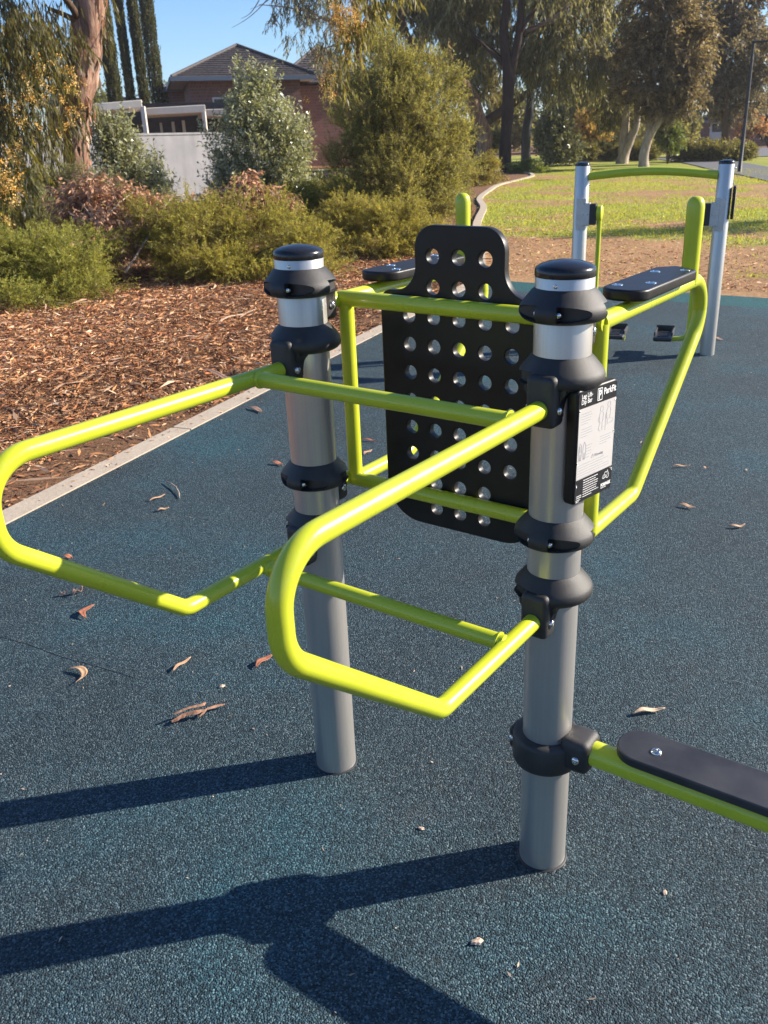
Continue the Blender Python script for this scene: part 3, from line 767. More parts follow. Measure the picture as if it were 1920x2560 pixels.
low_shrub('wide olive green shrub behind the left silver post', (-7.4, 7.2),
    [(420, 520, 110, 85, 12.6), (560, 500, 110, 82, 12.9), (650, 545, 80, 62, 12.3), (330, 500, 60, 62, 13.2), (480, 575, 110, 36, 12.1), (700, 590, 60, 26, 11.9), (560, 590, 90, 30, 11.9)], 6000, cols=((.10, .11, .025), (.43, .39, .085)))
low_shrub('rounded dark green shrub left of the perforated backrest', (-7.6, 10.0),
    [(780, 480, 90, 62, 14.6), (860, 490, 80, 60, 14.2), (740, 500, 60, 50, 14.8), (905, 520, 35, 36, 13.8), (810, 530, 85, 28, 13.7)], 3600, cols=((.09, .10, .025), (.43, .38, .08)))
low_shrub('bright green soft shrub in front of the tall bushy shrub', (-11.6, 18.0),
    [(760, 425, 90, 38, 21), (860, 420, 80, 36, 22), (950, 425, 60, 38, 22.5), (700, 440, 60, 40, 19.5), (985, 450, 28, 22, 21.5), (640, 440, 50, 34, 19)], 3600, .055, .013, .36, ((.10, .13, .02), (.28, .29, .06)), 16)
low_shrub('small olive bush at the far end of the mulch bed', (-15.7, 29.5), [(1050, 372, 36, 30, 34), (1020, 385, 30, 24, 33)], 1200, .10, .022, .5, ((.11, .10, .025), (.30, .25, .06)), 12)
low_shrub('tuft of yellow green groundcover at the foot of the dark trunk', (-19.5, 38.5), [(1130, 362, 28, 10, 43), (1165, 364, 16, 8, 42)], 500, .12, .03, .4, ((.10, .13, .02), (.2, .23, .05)), 12)
low_shrub('grey green fine shrub in front of the wall under the gum tree', (-13.2, 9.6),
    [(110, 425, 50, 50, 17), (60, 450, 60, 50, 16), (170, 420, 50, 50, 17), (240, 440, 60, 45, 16.5), (200, 470, 80, 34, 15.5), (320, 450, 50, 36, 16.5)], 3600, .05, .010, .34, ((.09, .10, .05), (.28, .28, .15)), 18)

# broad leaved shrubs, their shine partly put into the pale leaf tints
def leafy_shrub(label, loc, lumps, n, ll, lw, cols, name='leafy_shrub', L=.5, nl=12, up=1.3, mt='leaf_shiny', k=8):
    s = plant(name, label, 'shrub', 0, 0, loc=loc)
    _, P = crown('foliage', lumps, n, nl, L, ll, lw, M[mt], s, *cols, droop=.05, spread=.6, up=up, surf=.3, tip=.3, stems=(.008, (.12, .09, .06)))
    stems_to(s, P, .022, M['bark_brown'], k); return s
SHINE_TINT = ((.085, .11, .035), (.52, .53, .38))  # pale end imitates glints on the leaves by colour
leafy_shrub('tall leafy shrub with shine tinted leaves between the wall and the brick house', base(565, 21),
    [(560, 330, 95, 100, 21), (545, 250, 44, 56, 21), (570, 420, 100, 60, 20.5), (522, 180, 16, 36, 21), (582, 185, 14, 30, 21), (550, 190, 14, 40, 21), (620, 330, 50, 80, 20.6), (490, 400, 40, 60, 21), (612, 268, 28, 32, 21), (640, 420, 46, 46, 20.6)], 2700, .085, .036, SHINE_TINT)
leafy_shrub('slender silvery leaved shrub beside the peeling gum trunk', base(270, 19.5),
    [(260, 345, 42, 60, 19.5), (225, 300, 22, 36, 19.5), (300, 395, 55, 48, 19.2), (250, 415, 55, 42, 19.2), (335, 405, 26, 32, 19.2), (262, 285, 20, 26, 19.5)], 1100, .085, .034, ((.08, .10, .04), (.46, .47, .32)))

# tall bushy shrub with fine needles
s = plant('bushy_tea_tree', 'tall dense olive bush with fine needles behind the backrest', 'shrub', 860, 18.8)
_, P = crown('foliage', [(830, 150, 50, 72, 19), (930, 205, 58, 66, 19), (778, 245, 60, 76, 19.2), (860, 285, 105, 100, 18.6), (942, 310, 58, 85, 18.8), (768, 375, 58, 76, 18.6), (870, 405, 110, 80, 18.2), (960, 405, 46, 50, 18.6), (800, 455, 90, 36, 17.9), (930, 455, 60, 36, 18.2), (880, 175, 40, 60, 19.2), (935, 165, 26, 30, 19.2), (992, 340, 26, 50, 18.8), (985, 280, 24, 50, 18.9)],
    8200, 26, .40, .048, .010, M['leaf'], s, (.080, .085, .025), (.42, .39, .13), droop=.12, spread=.5, up=.75, surf=.35, tip=.55, stems=(.008, (.13, .10, .07)), sub=520, size=.27)
stems_to(s, P, .045, M['bark_brown'], 12)

# dead branches with brown leaves
def dead(label, loc, lumps, n, spots):
    s = plant('dead_branch_pile', label, 'dead branches', 0, 0, loc=loc)
    crown('dry_leaves', lumps, int(n * 1.5), 12, .38, .085, .026, M['dry'], s, (.28, .13, .075), (.66, .40, .26), droop=.3, hang=.55, spread=.5, up=.2, surf=.2, tip=.2, stems=(.009, (.20, .13, .10)), flat=None)
    org = np.array(s.location)
    for (u0, v0, d0, u1, v1, d1) in spots:
        limbs('branch', at(u0, v0, d0), [at(u1, v1, d1)], .016, M['bark_pale'], s, .005, .12, 6)
    return s
dead('heap of fallen gum branches with dry brown leaves among left shrubs', (-10.3, 7.3),
    [(165, 440, 42, 46, 13.8), (225, 500, 55, 50, 13.2), (300, 455, 70, 36, 13.8), (330, 500, 44, 44, 13.2), (200, 430, 36, 54, 13.6), (260, 425, 36, 30, 13.8), (215, 540, 44, 26, 12.7), (390, 450, 40, 22, 13.8)], 560,
    [(250, 560, 12.6, 140, 400, 14), (260, 560, 12.7, 330, 440, 14), (300, 520, 13, 240, 395, 14.2), (330, 520, 13.2, 400, 420, 14), (180, 520, 13, 300, 420, 14.2), (270, 590, 12.2, 350, 470, 13.6), (240, 500, 13, 130, 430, 14), (380, 470, 13.6, 270, 430, 14.2)])
dead('dead branch of drooping brown leaves resting on the olive green shrub', (-8.2, 8.6),
    [(545, 412, 36, 16, 13.6), (595, 428, 40, 14, 13.6), (500, 430, 34, 18, 13.6), (538, 390, 16, 16, 13.7), (455, 435, 34, 14, 13.6)], 240,
    [(620, 450, 13.4, 520, 395, 13.9), (560, 440, 13.5, 440, 430, 13.9), (600, 450, 13.5, 470, 415, 14)])

# ================================================================== PEELING GUM TREE (left, overhanging)
gd = 18.5
s = plant('peeling_gum_tree', 'gum tree with peeling pink bark and drooping yellow flowered foliage at left', 'tree', 170, gd)
r_ = gd / (CF * SV)
tp = [base(168, gd) - np.array([0, 0, .2]), at(166, 420, gd), at(165, 340, gd), at(163, 270, gd), at(172, 190, gd), at(185, 110, gd), at(192, 30, gd), at(205, -80, gd), at(215, -220, gd)]
trunk('trunk', tp, [30 * r_, 23 * r_, 22 * r_, 25 * r_, 27 * r_, 28 * r_, 28 * r_, 25 * r_, 18 * r_], M['bark_gum'], s, 20, .055, 8)
lt = [at(90, 60, gd - .6), at(20, -30, gd - 1), at(60, -180, gd), at(330, -160, gd + .5), at(430, -230, gd), at(150, -260, gd)]
limbs('limb', at(180, 60, gd), [at(110, 20, gd - .4), at(60, -60, gd - .9)], .07, M['bark_brown'], s, .03, .05, 10)
limbs('limb', at(198, -40, gd), lt[2:], .14, M['bark_gum'], s, .04, .12, 10)
limbs('limb', at(205, -100, gd), [at(560, -170, 15.5), at(700, -110, 13.5), at(820, -120, 13.2)], .12, M['bark_gum'], s, .03, .1, 10)
pl = Leaves(); k_ = 150; tt_ = rng.random(k_) * (len(tp) - 2.01) + .8; i_ = tt_.astype(int); f_ = (tt_ - i_)[:, None]; tpa = np.array(tp)
a_ = rng.random(k_) * 6.283; PB = tpa[i_] * (1 - f_) + tpa[i_ + 1] * f_ + np.stack([np.cos(a_), np.sin(a_), a_ * 0], -1) * (26 * r_)
pl.add(PB, np.stack([np.cos(a_) * .04, np.sin(a_) * .04, -np.ones(k_)], -1) + rng.normal(size=(k_, 3)) * .04, .12 + .38 * rng.random(k_) ** 2, .03 + .04 * rng.random(k_), np.array([(.20, .08, .045), (.55, .40, .29), (.40, .20, .13), (.10, .05, .03)])[rng.integers(0, 4, k_)])
tag(pl.build('peeling_bark', M['bark_chip'], s, .1, origin=np.array(s.location)), kind='stuff')
EUC = ((.034, .040, .015), (.185, .165, .05)); DN = np.array([0, 0, -1.0])
hl = [(30, 60, 80, 90, gd - 1), (100, 100, 60, 110, gd - .4), (20, 190, 60, 90, gd - 1), (95, 215, 55, 60, gd - .6), (60, 0, 110, 50, gd), (-60, 130, 80, 160, gd - 1), (40, 250, 50, 50, gd - 1.4)]
lv = Leaves()
def spray(lumps, n, k, size, L0, L1, nl, ll, lw, ca=EUC[0], cb=EUC[1], sway=.3, sub=True):
    P, _, f = sub_sample(lumps, n, .15, k, size); Dv = DN + rng.normal(size=P.shape) * sway
    lv.twigs(P, Dv, L0 + L1 * rng.random(n), nl, .1, ll, lw, .42, .75, ca, cb, 0)
    lv.stems(P, Dv, L0, .1, .006, (.16, .08, .05))
spray(hl, 620, 85, .28, .5, .75, 15, .16, .025)
spray([(20, 340, 36, 60, 13.5), (5, 420, 36, 70, 13.2), (-40, 380, 60, 120, 13.5), (50, 290, 22, 50, 14)], 150, 30, .2, .3, .45, 12, .14, .024, (.07, .075, .02), (.32, .27, .07))
spray([(212, -10, 20, 30, gd - .4), (240, -30, 30, 20, gd), (150, 60, 24, 50, gd - .7), (218, 60, 8, 30, gd - .2)], 40, 14, .2, .3, .3, 10, .13, .020)
# hanging sprays of the same tree across the top of the picture
spray([(735, 20, 36, 40, 13.2, .5), (728, 80, 26, 36, 13.2, .4), (760, 30, 40, 36, 13.0, .4), (715, 135, 18, 24, 13, .3), (800, -20, 36, 26, 13, .4), (740, -90, 90, 60, 13.3), (870, -80, 60, 40, 13.2)], 190, 34, .16, .22, .36, 11, .12, .020, (.06, .06, .02), (.30, .26, .07))
lv.build('foliage', M['leaf'], s, .2, origin=np.array(s.location))
fl = Leaves()
PF, _ = lumps_sample([(80, 160, 50, 40, gd - 1.6), (140, 180, 40, 50, gd - 1.2), (45, 250, 40, 60, gd - 1.6), (130, 270, 26, 30, gd - 1), (10, 400, 28, 60, 12.9), (15, 470, 16, 30, 12.8), (30, 330, 24, 30, 13.2), (160, 240, 18, 20, gd - 1)], 85, .1)
PG, _ = lumps_sample([(712, 190, 22, 26, 12.9, .3), (735, 70, 30, 50, 12.9, .4), (700, 150, 24, 30, 12.9, .3), (760, 40, 24, 30, 12.8, .3), (665, 215, 10, 10, 13, .2), (745, 20, 40, 30, 13, .4)], 120, .1)
for PP, k, sz in ((PF, 34, .05), (PG, 30, .034)):
    d = unit(rng.normal(size=(len(PP), k, 3))); pos = PP[:, None] + d * rng.random((len(PP), k, 1)) * sz * 1.6
    f = rng.random((len(PP), 1, 1)) * .5 + rng.random((len(PP), k, 1)) * .5
    T = np.array([.62, .27, .015]) * (1 - f) + np.array([.85, .66, .26]) * f
    fl.add(pos.reshape(-1, 3), d.reshape(-1, 3), sz * .55, sz * .35, T.reshape(-1, 3))
fl.build('blossom', M['dry'], s, origin=np.array(s.location))

# ================================================================== TREES FURTHER BACK
GREY = ((.065, .068, .036), (.35, .335, .20)); DARK = ((.045, .048, .024), (.27, .23, .105))
def gum(label, u, dist, lumps, n, cols, ll=.26, lw=.055, L=1.1, nl=13, name='gum_tree', hang=.7, down=.75, stems=(.022, (.10, .07, .05)), mt='leaf', group=None):
    s = plant(name, label, 'tree', u, dist, group)
    _, P = crown('crown', lumps, n, nl, L, ll, lw, M[mt], s, *cols, droop=.15, hang=hang, spread=.5, surf=.35, tip=.1, down=down, stems=stems, sub=n // 11, size=.50, flat=None if (down or 0) > .3 else .9)
    return s, P
# twin stemmed dark trunk with the weeping crown
d0 = 44
s, P = gum('tall gum with dark twin trunks and weeping grey green crown', 1093, d0,
    [(1010, 30, 80, 60, 47), (1165, 50, 80, 80, 47.5), (1245, 70, 65, 90, 48), (1050, 90, 60, 60, 47.5), (1195, 140, 70, 70, 47.5), (1262, 150, 50, 60, 47.5), (1110, 130, 40, 40, 48), (1000, 130, 50, 50, 48), (1100, -80, 220, 90, 46.5), (1285, 0, 36, 50, 48), (930, 10, 60, 50, 48), (1220, 30, 50, 50, 48)], 3600, GREY)
k = d0 / (CF * SV)
trunk('trunk', [base(1093, d0) - np.array([0, 0, .2]), at(1092, 300, d0), at(1096, 240, d0), at(1098, 160, d0), at(1088, 80, d0), at(1094, 10, d0), at(1100, -100, d0)], [14 * k, 11 * k, 11.5 * k, 11 * k, 8.5 * k, 7.5 * k, 5 * k], M['bark_dark'], s, 16, .05)
trunk('trunk', [at(1102, 200, d0), at(1108, 140, d0), at(1122, 70, d0), at(1128, 0, d0), at(1140, -90, d0)], [7 * k, 8 * k, 7.5 * k, 7 * k, 4 * k], M['bark_dark'], s, 14, .05)
limbs('limb', at(1122, 75, d0), [at(1160, 20, d0), at(1230, 10, d0 + 1)], .14, M['bark_dark'], s, .05, .05, 8)
limbs('limb', at(1098, 150, d0), [at(1040, 90, d0 + .5), at(1010, 60, d0 + 1)], .10, M['bark_dark'], s, .03, .05, 8)
# big spreading tree behind the bush
d1 = 50
s, P = gum('broad dark gum with curved limbs and reddish trunk behind the tall bush', 1043, d1,
    [(860, 40, 80, 50, 52), (960, 80, 60, 50, 53), (850, 120, 40, 40, 52.5), (1010, 200, 40, 40, 54), (800, 20, 60, 50, 52), (960, -60, 140, 80, 52), (1030, 150, 40, 40, 54), (1075, 215, 40, 30, 55)], 1300, DARK, .30, .075, 1.2, hang=.4)
k = d1 / (CF * SV)
trunk('trunk', [base(1046, d1) - np.array([0, 0, .2]), at(1046, 310, d1), at(1044, 280, d1), at(1030, 250, d1), at(1015, 205, d1), at(985, 165, d1), at(960, 90, d1), at(940, 10, d1)], [20 * k, 16 * k, 15 * k, 15 * k, 14 * k, 12 * k, 10 * k, 7 * k], M['bark_gum'], s, 14, .06)
trunk('limb', [at(1000, 185, d1), at(950, 140, d1 - .5), at(905, 115, d1 - 1), at(880, 75, d1 - 1), at(868, 40, d1 - 1), at(860, -30, d1 - 1)], [10 * k, 8 * k, 7 * k, 5.5 * k, 5 * k, 3 * k], M['bark_brown'], s, 10, .05)
trunk('limb', [at(1044, 270, d1), at(1090, 235, d1 + .5), at(1140, 200, d1 + 1), at(1180, 150, d1 + 1)], [10 * k, 8 * k, 6 * k, 3 * k], M['bark_brown'], s, 10, .05)
# black slim trunk
d2 = 56
s, P = gum('slim blackened trunk tree right of the twin trunked gum', 1138, d2,
    [(1150, 130, 60, 50, 59), (1215, 190, 50, 30, 59), (1150, 10, 120, 80, 59), (1280, 130, 50, 70, 60)], 700, DARK, .3, .07, 1.2)
k = d2 / (CF * SV)
trunk('trunk', [base(1137, d2) - np.array([0, 0, .2]), at(1137, 290, d2), at(1144, 240, d2), at(1147, 190, d2), at(1150, 100, d2), at(1150, 0, d2)], [10 * k, 9 * k, 8.5 * k, 8 * k, 6 * k, 3 * k], M['pole'], s, 12, .05)
# pale trunked pair with dense round crown
d3 = 50
BRZ = ((.05, .042, .032), (.33, .26, .17))
s, P = gum('pale trunked gum with dense bronze crown on the lawn, front one of two', 1395, 46.5,
    [(1450, 100, 80, 80, 46.5), (1400, 150, 80, 70, 46.5), (1485, 150, 46, 60, 46.5), (1440, 40, 70, 50, 46.5), (1480, 60, 50, 46, 46.5), (1375, 205, 50, 34, 46.3), (1460, 210, 50, 34, 46.3), (1495, 110, 36, 56, 46.5), (1440, -20, 80, 44, 46.5), (1420, 225, 40, 24, 46)], 3600, BRZ, .17, .06, .6, hang=.25, down=.05)
k = 46.5 / (CF * SV)
trunk('trunk', [base(1394, 46.5) - np.array([0, 0, .2]), at(1391, 335, 46.5), at(1400, 300, 46.5), at(1408, 265, 46.5), at(1410, 200, 46.5), at(1420, 120, 46.5)], [12 * k, 9 * k, 8.5 * k, 8 * k, 6 * k, 4 * k], M['bark_pale'], s, 12, .05)
trunk('limb', [at(1398, 305, 46.5), at(1412, 282, 46.3), at(1428, 255, 46.2), at(1440, 200, 46.5)], [7 * k, 6 * k, 5 * k, 3 * k], M['bark_pale'], s, 10, .05)
s, P = gum('leaning pale double trunk gum behind the bronze crowned one', 1345, 51.5,
    [(1350, 190, 60, 60, 52.5), (1310, 180, 40, 60, 53), (1370, 120, 60, 60, 52.5), (1330, 90, 50, 60, 53), (1340, 20, 60, 60, 53), (1330, 240, 50, 30, 53)], 1400, ((.055, .062, .032), (.28, .255, .12)), .24, .065, .9, hang=.4, down=.4)
k = 51.5 / (CF * SV)
trunk('trunk', [base(1345, 51.5) - np.array([0, 0, .2]), at(1348, 335, 51.5), at(1362, 300, 51.5), at(1375, 265, 51.5), at(1380, 200, 51.5)], [15 * k, 10 * k, 8 * k, 7 * k, 4 * k], M['bark_pale'], s, 12, .05)
trunk('trunk', [at(1345, 338, 51.5), at(1347, 300, 51.6), at(1352, 255, 51.6), at(1352, 190, 51.6)], [9 * k, 8 * k, 7.5 * k, 4 * k], M['bark_pale'], s, 12, .05)
s, P = gum('large dark rounded tree behind the lamp post at right', 1570, 62,
    [(1560, 80, 70, 80, 63), (1610, 100, 60, 90, 63), (1540, 180, 60, 60, 63), (1590, 190, 60, 60, 63), (1560, 10, 80, 50, 63), (1650, 140, 40, 60, 63), (1620, 60, 30, 40, 63), (1545, 225, 30, 24, 63), (1590, 130, 60, 90, 63)], 3400, ((.05, .047, .042), (.29, .24, .18)), .22, .08, .8, hang=.25, down=.05)
trunk('trunk', [base(1570, 62) - np.array([0, 0, .2]), at(1568, 260, 62), at(1566, 180, 62)], [.3, .25, .12], M['bark_brown'], s, 10, .05)
s, P = gum('pale grey gum foliage hanging in front of the brick house roof', 760, 36,
    [(640, 85, 44, 32, 36, .8), (685, 130, 34, 26, 36, .8), (600, 60, 30, 22, 36, .8), (650, 40, 44, 30, 36, .8), (720, 60, 40, 60, 36), (560, 12, 30, 18, 36, .8), (690, 165, 26, 20, 36, .8), (760, 20, 60, 60, 36), (740, -90, 120, 70, 36), (640, -20, 50, 30, 36, .8)], 620, ((.11, .12, .085), (.36, .345, .28)), .17, .036, .7)
k = 36 / (CF * SV)
trunk('trunk', [base(776, 36) - np.array([0, 0, .2]), at(778, 240, 36), at(775, 140, 36), at(770, 50, 36), at(760, -60, 36)], [.22, .2, .17, .13, .07], M['bark_brown'], s, 12, .05)
limbs('limb', at(772, 90, 36), [at(640, 60, 36), at(690, 110, 36), at(560, 10, 36)], .06, M['bark_pale'], s, .012, .1, 8)
# bare twigs hanging against the sky
b = MB(); o0 = np.array(s.location)
for (a, b_) in (((610, -30), (540, 20)), ((585, -10), (500, 60)), ((560, 0), (520, 40)), ((600, -10), (575, 55))):
    A_, B_ = at(*a, 36) - o0, at(*b_, 36) - o0
    bb_ = MB(); bb_.tube([A_ * (1 - f) + B_ * f + np.array([0, 0, -.12]) * math.sin(f * 3.14) for f in np.linspace(0, 1, 7)], [.016 * (1 - f) + .005 for f in np.linspace(0, 1, 7)], 6); bb_.build('bare_twig', M['bark_pale'], s, smooth=True)

# Italian cypresses
def cypress(u, dist, h, r, label):
    s = plant('italian_cypress', label, 'cypress', u, dist, 'row of tall cypresses behind the carport'); n = 5200
    z = rng.random(n) ** .85 * h; rz = r * np.clip(np.minimum(1, (h - z) / (h * .45)) ** .6, .05, 1) * (.30 + .80 * rng.random(n) ** .5) * np.clip(.6 + z / 3, 0, 1)
    a = rng.random(n) * 6.283; P = np.stack([rz * np.cos(a), rz * np.sin(a), z], -1); lv = Leaves()
    Dr = np.stack([np.cos(a) * .10, np.sin(a) * .10, np.ones(n)], -1) + rng.normal(size=(n, 3)) * .06
    lv.twigs(P, Dr, .3 + .3 * rng.random(n), 9, 0, .09, .045, .28, -.1, (.022, .028, .013), (.12, .12, .045), .2)
    lv.build('foliage', M['leaf'], s); trunk('trunk', [np.array(s.location) + UP * h * f for f in (0, .3, .6, .9)], [.10, .08, .06, .02], M['bark_brown'], s, 8, 0, 2)
for a in ((264, 50, 14.5, .30, 'thickest cypress, nearest to the peeling gum trunk'), (297, 56, 16, .20, 'second slim cypress from the gum trunk, standing alone'), (326, 56, 16, .24, 'third slim cypress from the gum trunk, touching its right neighbour'), (354, 60, 15.4, .36, 'rightmost cypress, standing closest to the brick house')): cypress(*a)
# trees and shrubs that close the background
def bush(label, u, dist, lumps, n, cols, ll, lw, L=.6, cat='tree', name='background_tree', up=.5, group=None, mt='leaf', th=.12):
    s = plant(name, label, cat, u, dist, group)
    _, P = crown('crown' if cat == 'tree' else 'foliage', lumps, n, 11, L, ll, lw, M[mt], s, *cols, droop=.1, spread=.6, up=up, surf=.3, tip=.3)
    limbs('trunk' if cat == 'tree' else 'stem', np.array(s.location), [P[i] for i in rng.choice(len(P), 3)], th, M['bark_brown'], s, .03, .05, 8); return s
bush('open green tree between the gum trunk and the cypresses', 200, 66, [(196, 180, 20, 50, 66), (150, 190, 40, 50, 66), (205, 205, 26, 24, 66)], 330, ((.07, .085, .035), (.22, .23, .08)), .24, .10)
bush('low green tree at the left end of the brick house', 375, 70, [(368, 205, 22, 18, 70), (395, 215, 22, 14, 70)], 260, ((.05, .06, .02), (.14, .14, .05)), .24, .10)
bush('silver green leafy bush beneath the weeping gum', 1180, 50, [(1192, 300, 34, 42, 50), (1222, 322, 32, 28, 50), (1205, 265, 24, 26, 50)], 800, ((.06, .07, .035), (.27, .27, .16)), .18, .07, cat='shrub', name='leafy_bush', mt='leaf_shiny')
bush('small autumn tree with orange leaves behind the low hedges', 1265, 66, [(1265, 270, 18, 26, 66), (1290, 300, 26, 16, 66), (1262, 300, 20, 18, 66)], 420, ((.22, .14, .04), (.46, .31, .12)), .2, .10, th=.06)
bush('orange leaved small tree in front of the brick bungalow', 1612, 76, [(1614, 262, 26, 20, 76), (1640, 272, 18, 14, 76), (1607, 282, 20, 12, 76)], 240, ((.20, .10, .05), (.44, .25, .14)), .2, .10, th=.06)
bush('young bright green tree with a thin stem on the lawn', 1445, 50, [(1441, 285, 18, 26, 50), (1452, 300, 16, 20, 50)], 300, ((.06, .09, .02), (.17, .20, .05)), .18, .07, th=.05)
bush('dark round tree at the right edge beyond the road', 1662, 84, [(1660, 250, 32, 40, 84), (1690, 240, 40, 50, 84), (1640, 235, 14, 18, 84)], 700, ((.02, .03, .02), (.07, .09, .045)), .3, .14)
for i, (u, v, ru, rv, d, lab) in enumerate(((820, 230, 90, 80, 75, 'dark tree mass seen between the tall bush and the brick house'), (1100, 260, 50, 50, 92, 'shaded tree filling the gap behind the slim black trunk'), (1230, 250, 60, 70, 82, 'green tree behind the small orange autumn tree'), (1320, 260, 60, 60, 84, 'tree behind the leaning pale double trunk'), (1400, 270, 60, 50, 88, 'tree seen under the bronze crown'), (1462, 258, 34, 44, 90, 'tree at the left of the brick bungalow'))):
    bush(lab, u, d, [(u, v, ru, rv, d), (u - ru * .5, v + rv * .5, ru * .7, rv * .6, d), (u + ru * .5, v + rv * .4, ru * .7, rv * .7, d), (u, v - rv * .7, ru * .6, rv * .5, d)], 1300, ((.075, .085, .035), (.28, .26, .10)), .34, .15, .9, group='trees closing the park behind the lawn')
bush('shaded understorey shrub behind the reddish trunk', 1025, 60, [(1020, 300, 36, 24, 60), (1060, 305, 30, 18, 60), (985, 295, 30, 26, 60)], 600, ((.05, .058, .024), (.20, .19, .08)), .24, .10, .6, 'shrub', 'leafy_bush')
HG = 'low rounded hedge shrubs along the lawn'
for u, d, ru, rv, lab in ((1250, 56, 44, 19, 'leftmost low hedge mound'), (1310, 57, 44, 20, 'low hedge mound left of the leaning pale trunk'), (1385, 56, 40, 19, 'low hedge mound between the two pale trunks'), (1490, 53, 46, 18, 'low hedge mound left of the path'), (1545, 52.5, 50, 21, 'large low hedge mound in front of the brick bungalow'), (1600, 53, 26, 15, 'last small hedge mound beside the lamp post')):
    bush(lab, u, d, [(u, 327, ru, rv, d), (u - ru * .4, 332, ru * .6, rv * .7, d - .4), (u + ru * .4, 331, ru * .6, rv * .7, d - .4)], 700, ((.055, .062, .02), (.24, .21, .065)), .15, .045, .45, 'hedge', 'hedge_shrub', .7, HG, th=.04)
# street tree out of frame at the right, its shadow falls on the lawn
for lab, (tx, ty), hc, rr in (('slender young tree whose shadow falls across the near lawn at right', (3.4, 22.4), 4.4, .75), ('taller slender tree whose shadow falls across the middle of the lawn', (7.5, 31), 5.6, 1.3)):
    s = plant('slender_tree', lab, 'tree', 0, 0, loc=(tx, ty))
    lv = Leaves(); a_ = unit(rng.normal(size=(620, 3))); PS = np.array([tx, ty, hc]) + a_ * np.array([rr, rr, 2.0]) * rng.random((620, 1)) ** .4
    lv.twigs(PS, a_ + UP * .4, .5, 10, .1, .10, .05, .55, .1, *FRESH); lv.build('crown', M['leaf'], s, origin=np.array(s.location)); limbs('trunk', np.array(s.location), [np.array([tx, ty, hc + 1])], .07, M['bark_brown'], s, .02, 0, 8)

# ================================================================== WALL, CARPORT, HOUSES, LAMP
def line_box(b, p, q, w, z0, z1):
    p, q = np.array(p[:2]), np.array(q[:2]); t = q - p; L = np.linalg.norm(t); c = (p + q) / 2
    b.box((c[0], c[1], (z0 + z1) / 2), (L, w, z1 - z0), math.atan2(t[1], t[0]))
wd = 30
wl = tag(empty('boundary_wall', tuple(base(250, wd))), 'plain grey rendered wall behind the left shrubs', 'wall'); o0 = wl.location
b = MB(); A_, B_ = base(-160, 25), base(640, 33.2)
line_box(b, A_ - np.array(o0), B_ - np.array(o0), .2, -.1, 1.86); b.build('wall_panel', M['wall'], wl)
b = MB(); line_box(b, A_ - np.array(o0), B_ - np.array(o0), .26, 1.862, 1.92); b.build('coping', M['wall'], wl)
for u, dd in ((426, 30.6), (60, 27.4)):
    b = MB(); p = base(u, dd) - np.array(o0); b.box((p[0], p[1], .94), (.34, .34, 1.9), .5, .01); b.build('pier', M['wall'], wl)
# carport
cd = 38; k = cd / (CF * SV)
cp = tag(empty('carport', tuple(base(330, cd))), 'cream steel carport with flat roofs behind the grey wall', 'carport'); o0 = np.array(cp.location)
c0, rt, fw, _ = lump_axes(330, 314, cd); 
def cpos(u, v, extra=0.0): return at(u, v, cd) + fw * extra - o0
def beam3(name, p, q, w, h, m, par):
    p, q = Vector(p), Vector(q); t = q - p; L = t.length
    Mx = Matrix.Translation((p + q) / 2) @ t.to_track_quat('X', 'Z').to_matrix().to_4x4()
    b = MB(); b.box((0, 0, 0), (L, w, h), 0, .01, Mx, 1); return b.build(name, m, par)
for (u0, v0, u1, v1, dz) in ((120, 240, 306, 224, 0), (306, 240, 447, 232, 1.2), (447, 240, 560, 236, 2.6)):
    beam3('fascia', cpos(u0, v0, dz), cpos(u1, v1, dz), .12, .25, M['cream'], cp)
    p0, p1 = cpos(u0, v0, dz), cpos(u1, v1, dz); up_ = np.array([0, 0, .14])
    b = MB(); q0, q1 = p0 + fw * 6 + up_ * 1.2, p1 + fw * 6 + up_ * 1.2
    V = [p0 + up_, p1 + up_, q1 + up_, q0 + up_, p0 + up_ * .6, p1 + up_ * .6, q1 + up_ * .6, q0 + up_ * .6]
    b.add(V, [(0, 1, 2, 3), (7, 6, 5, 4), (0, 4, 5, 1), (1, 5, 6, 2), (2, 6, 7, 3), (3, 7, 4, 0)]); b.build('roof_sheet', M['cream'], cp)
    for f in (.25, .55, .85): beam3('rafter', p0 + fw * 6 * f - up_ * .2, p1 + fw * 6 * f - up_ * .2, .08, .18, M['cream'], cp)
for u, v, dz, r in ((308, 228, 0, .10), (443, 236, 1.2, .09), (196, 236, 0, .09), (404, 252, 5, .07), (380, 254, 6, .07), (350, 256, 6.5, .06)):
    p = cpos(u, v, dz); b = MB(); b.box((p[0], p[1], p[2] / 2 - .02), (r * 1.6, r * 1.6, p[2] - .02), .6, .01, None, 1); b.build('carport_post', M['cream'], cp)
b = MB(); p, q = cpos(250, 300, 8), cpos(560, 300, 8); line_box(b, p, q, .1, 0, 3.3); b.build('shade_screen', M['shade_and_timber'], cp)  # dark sheet added for the shade under the carport roof
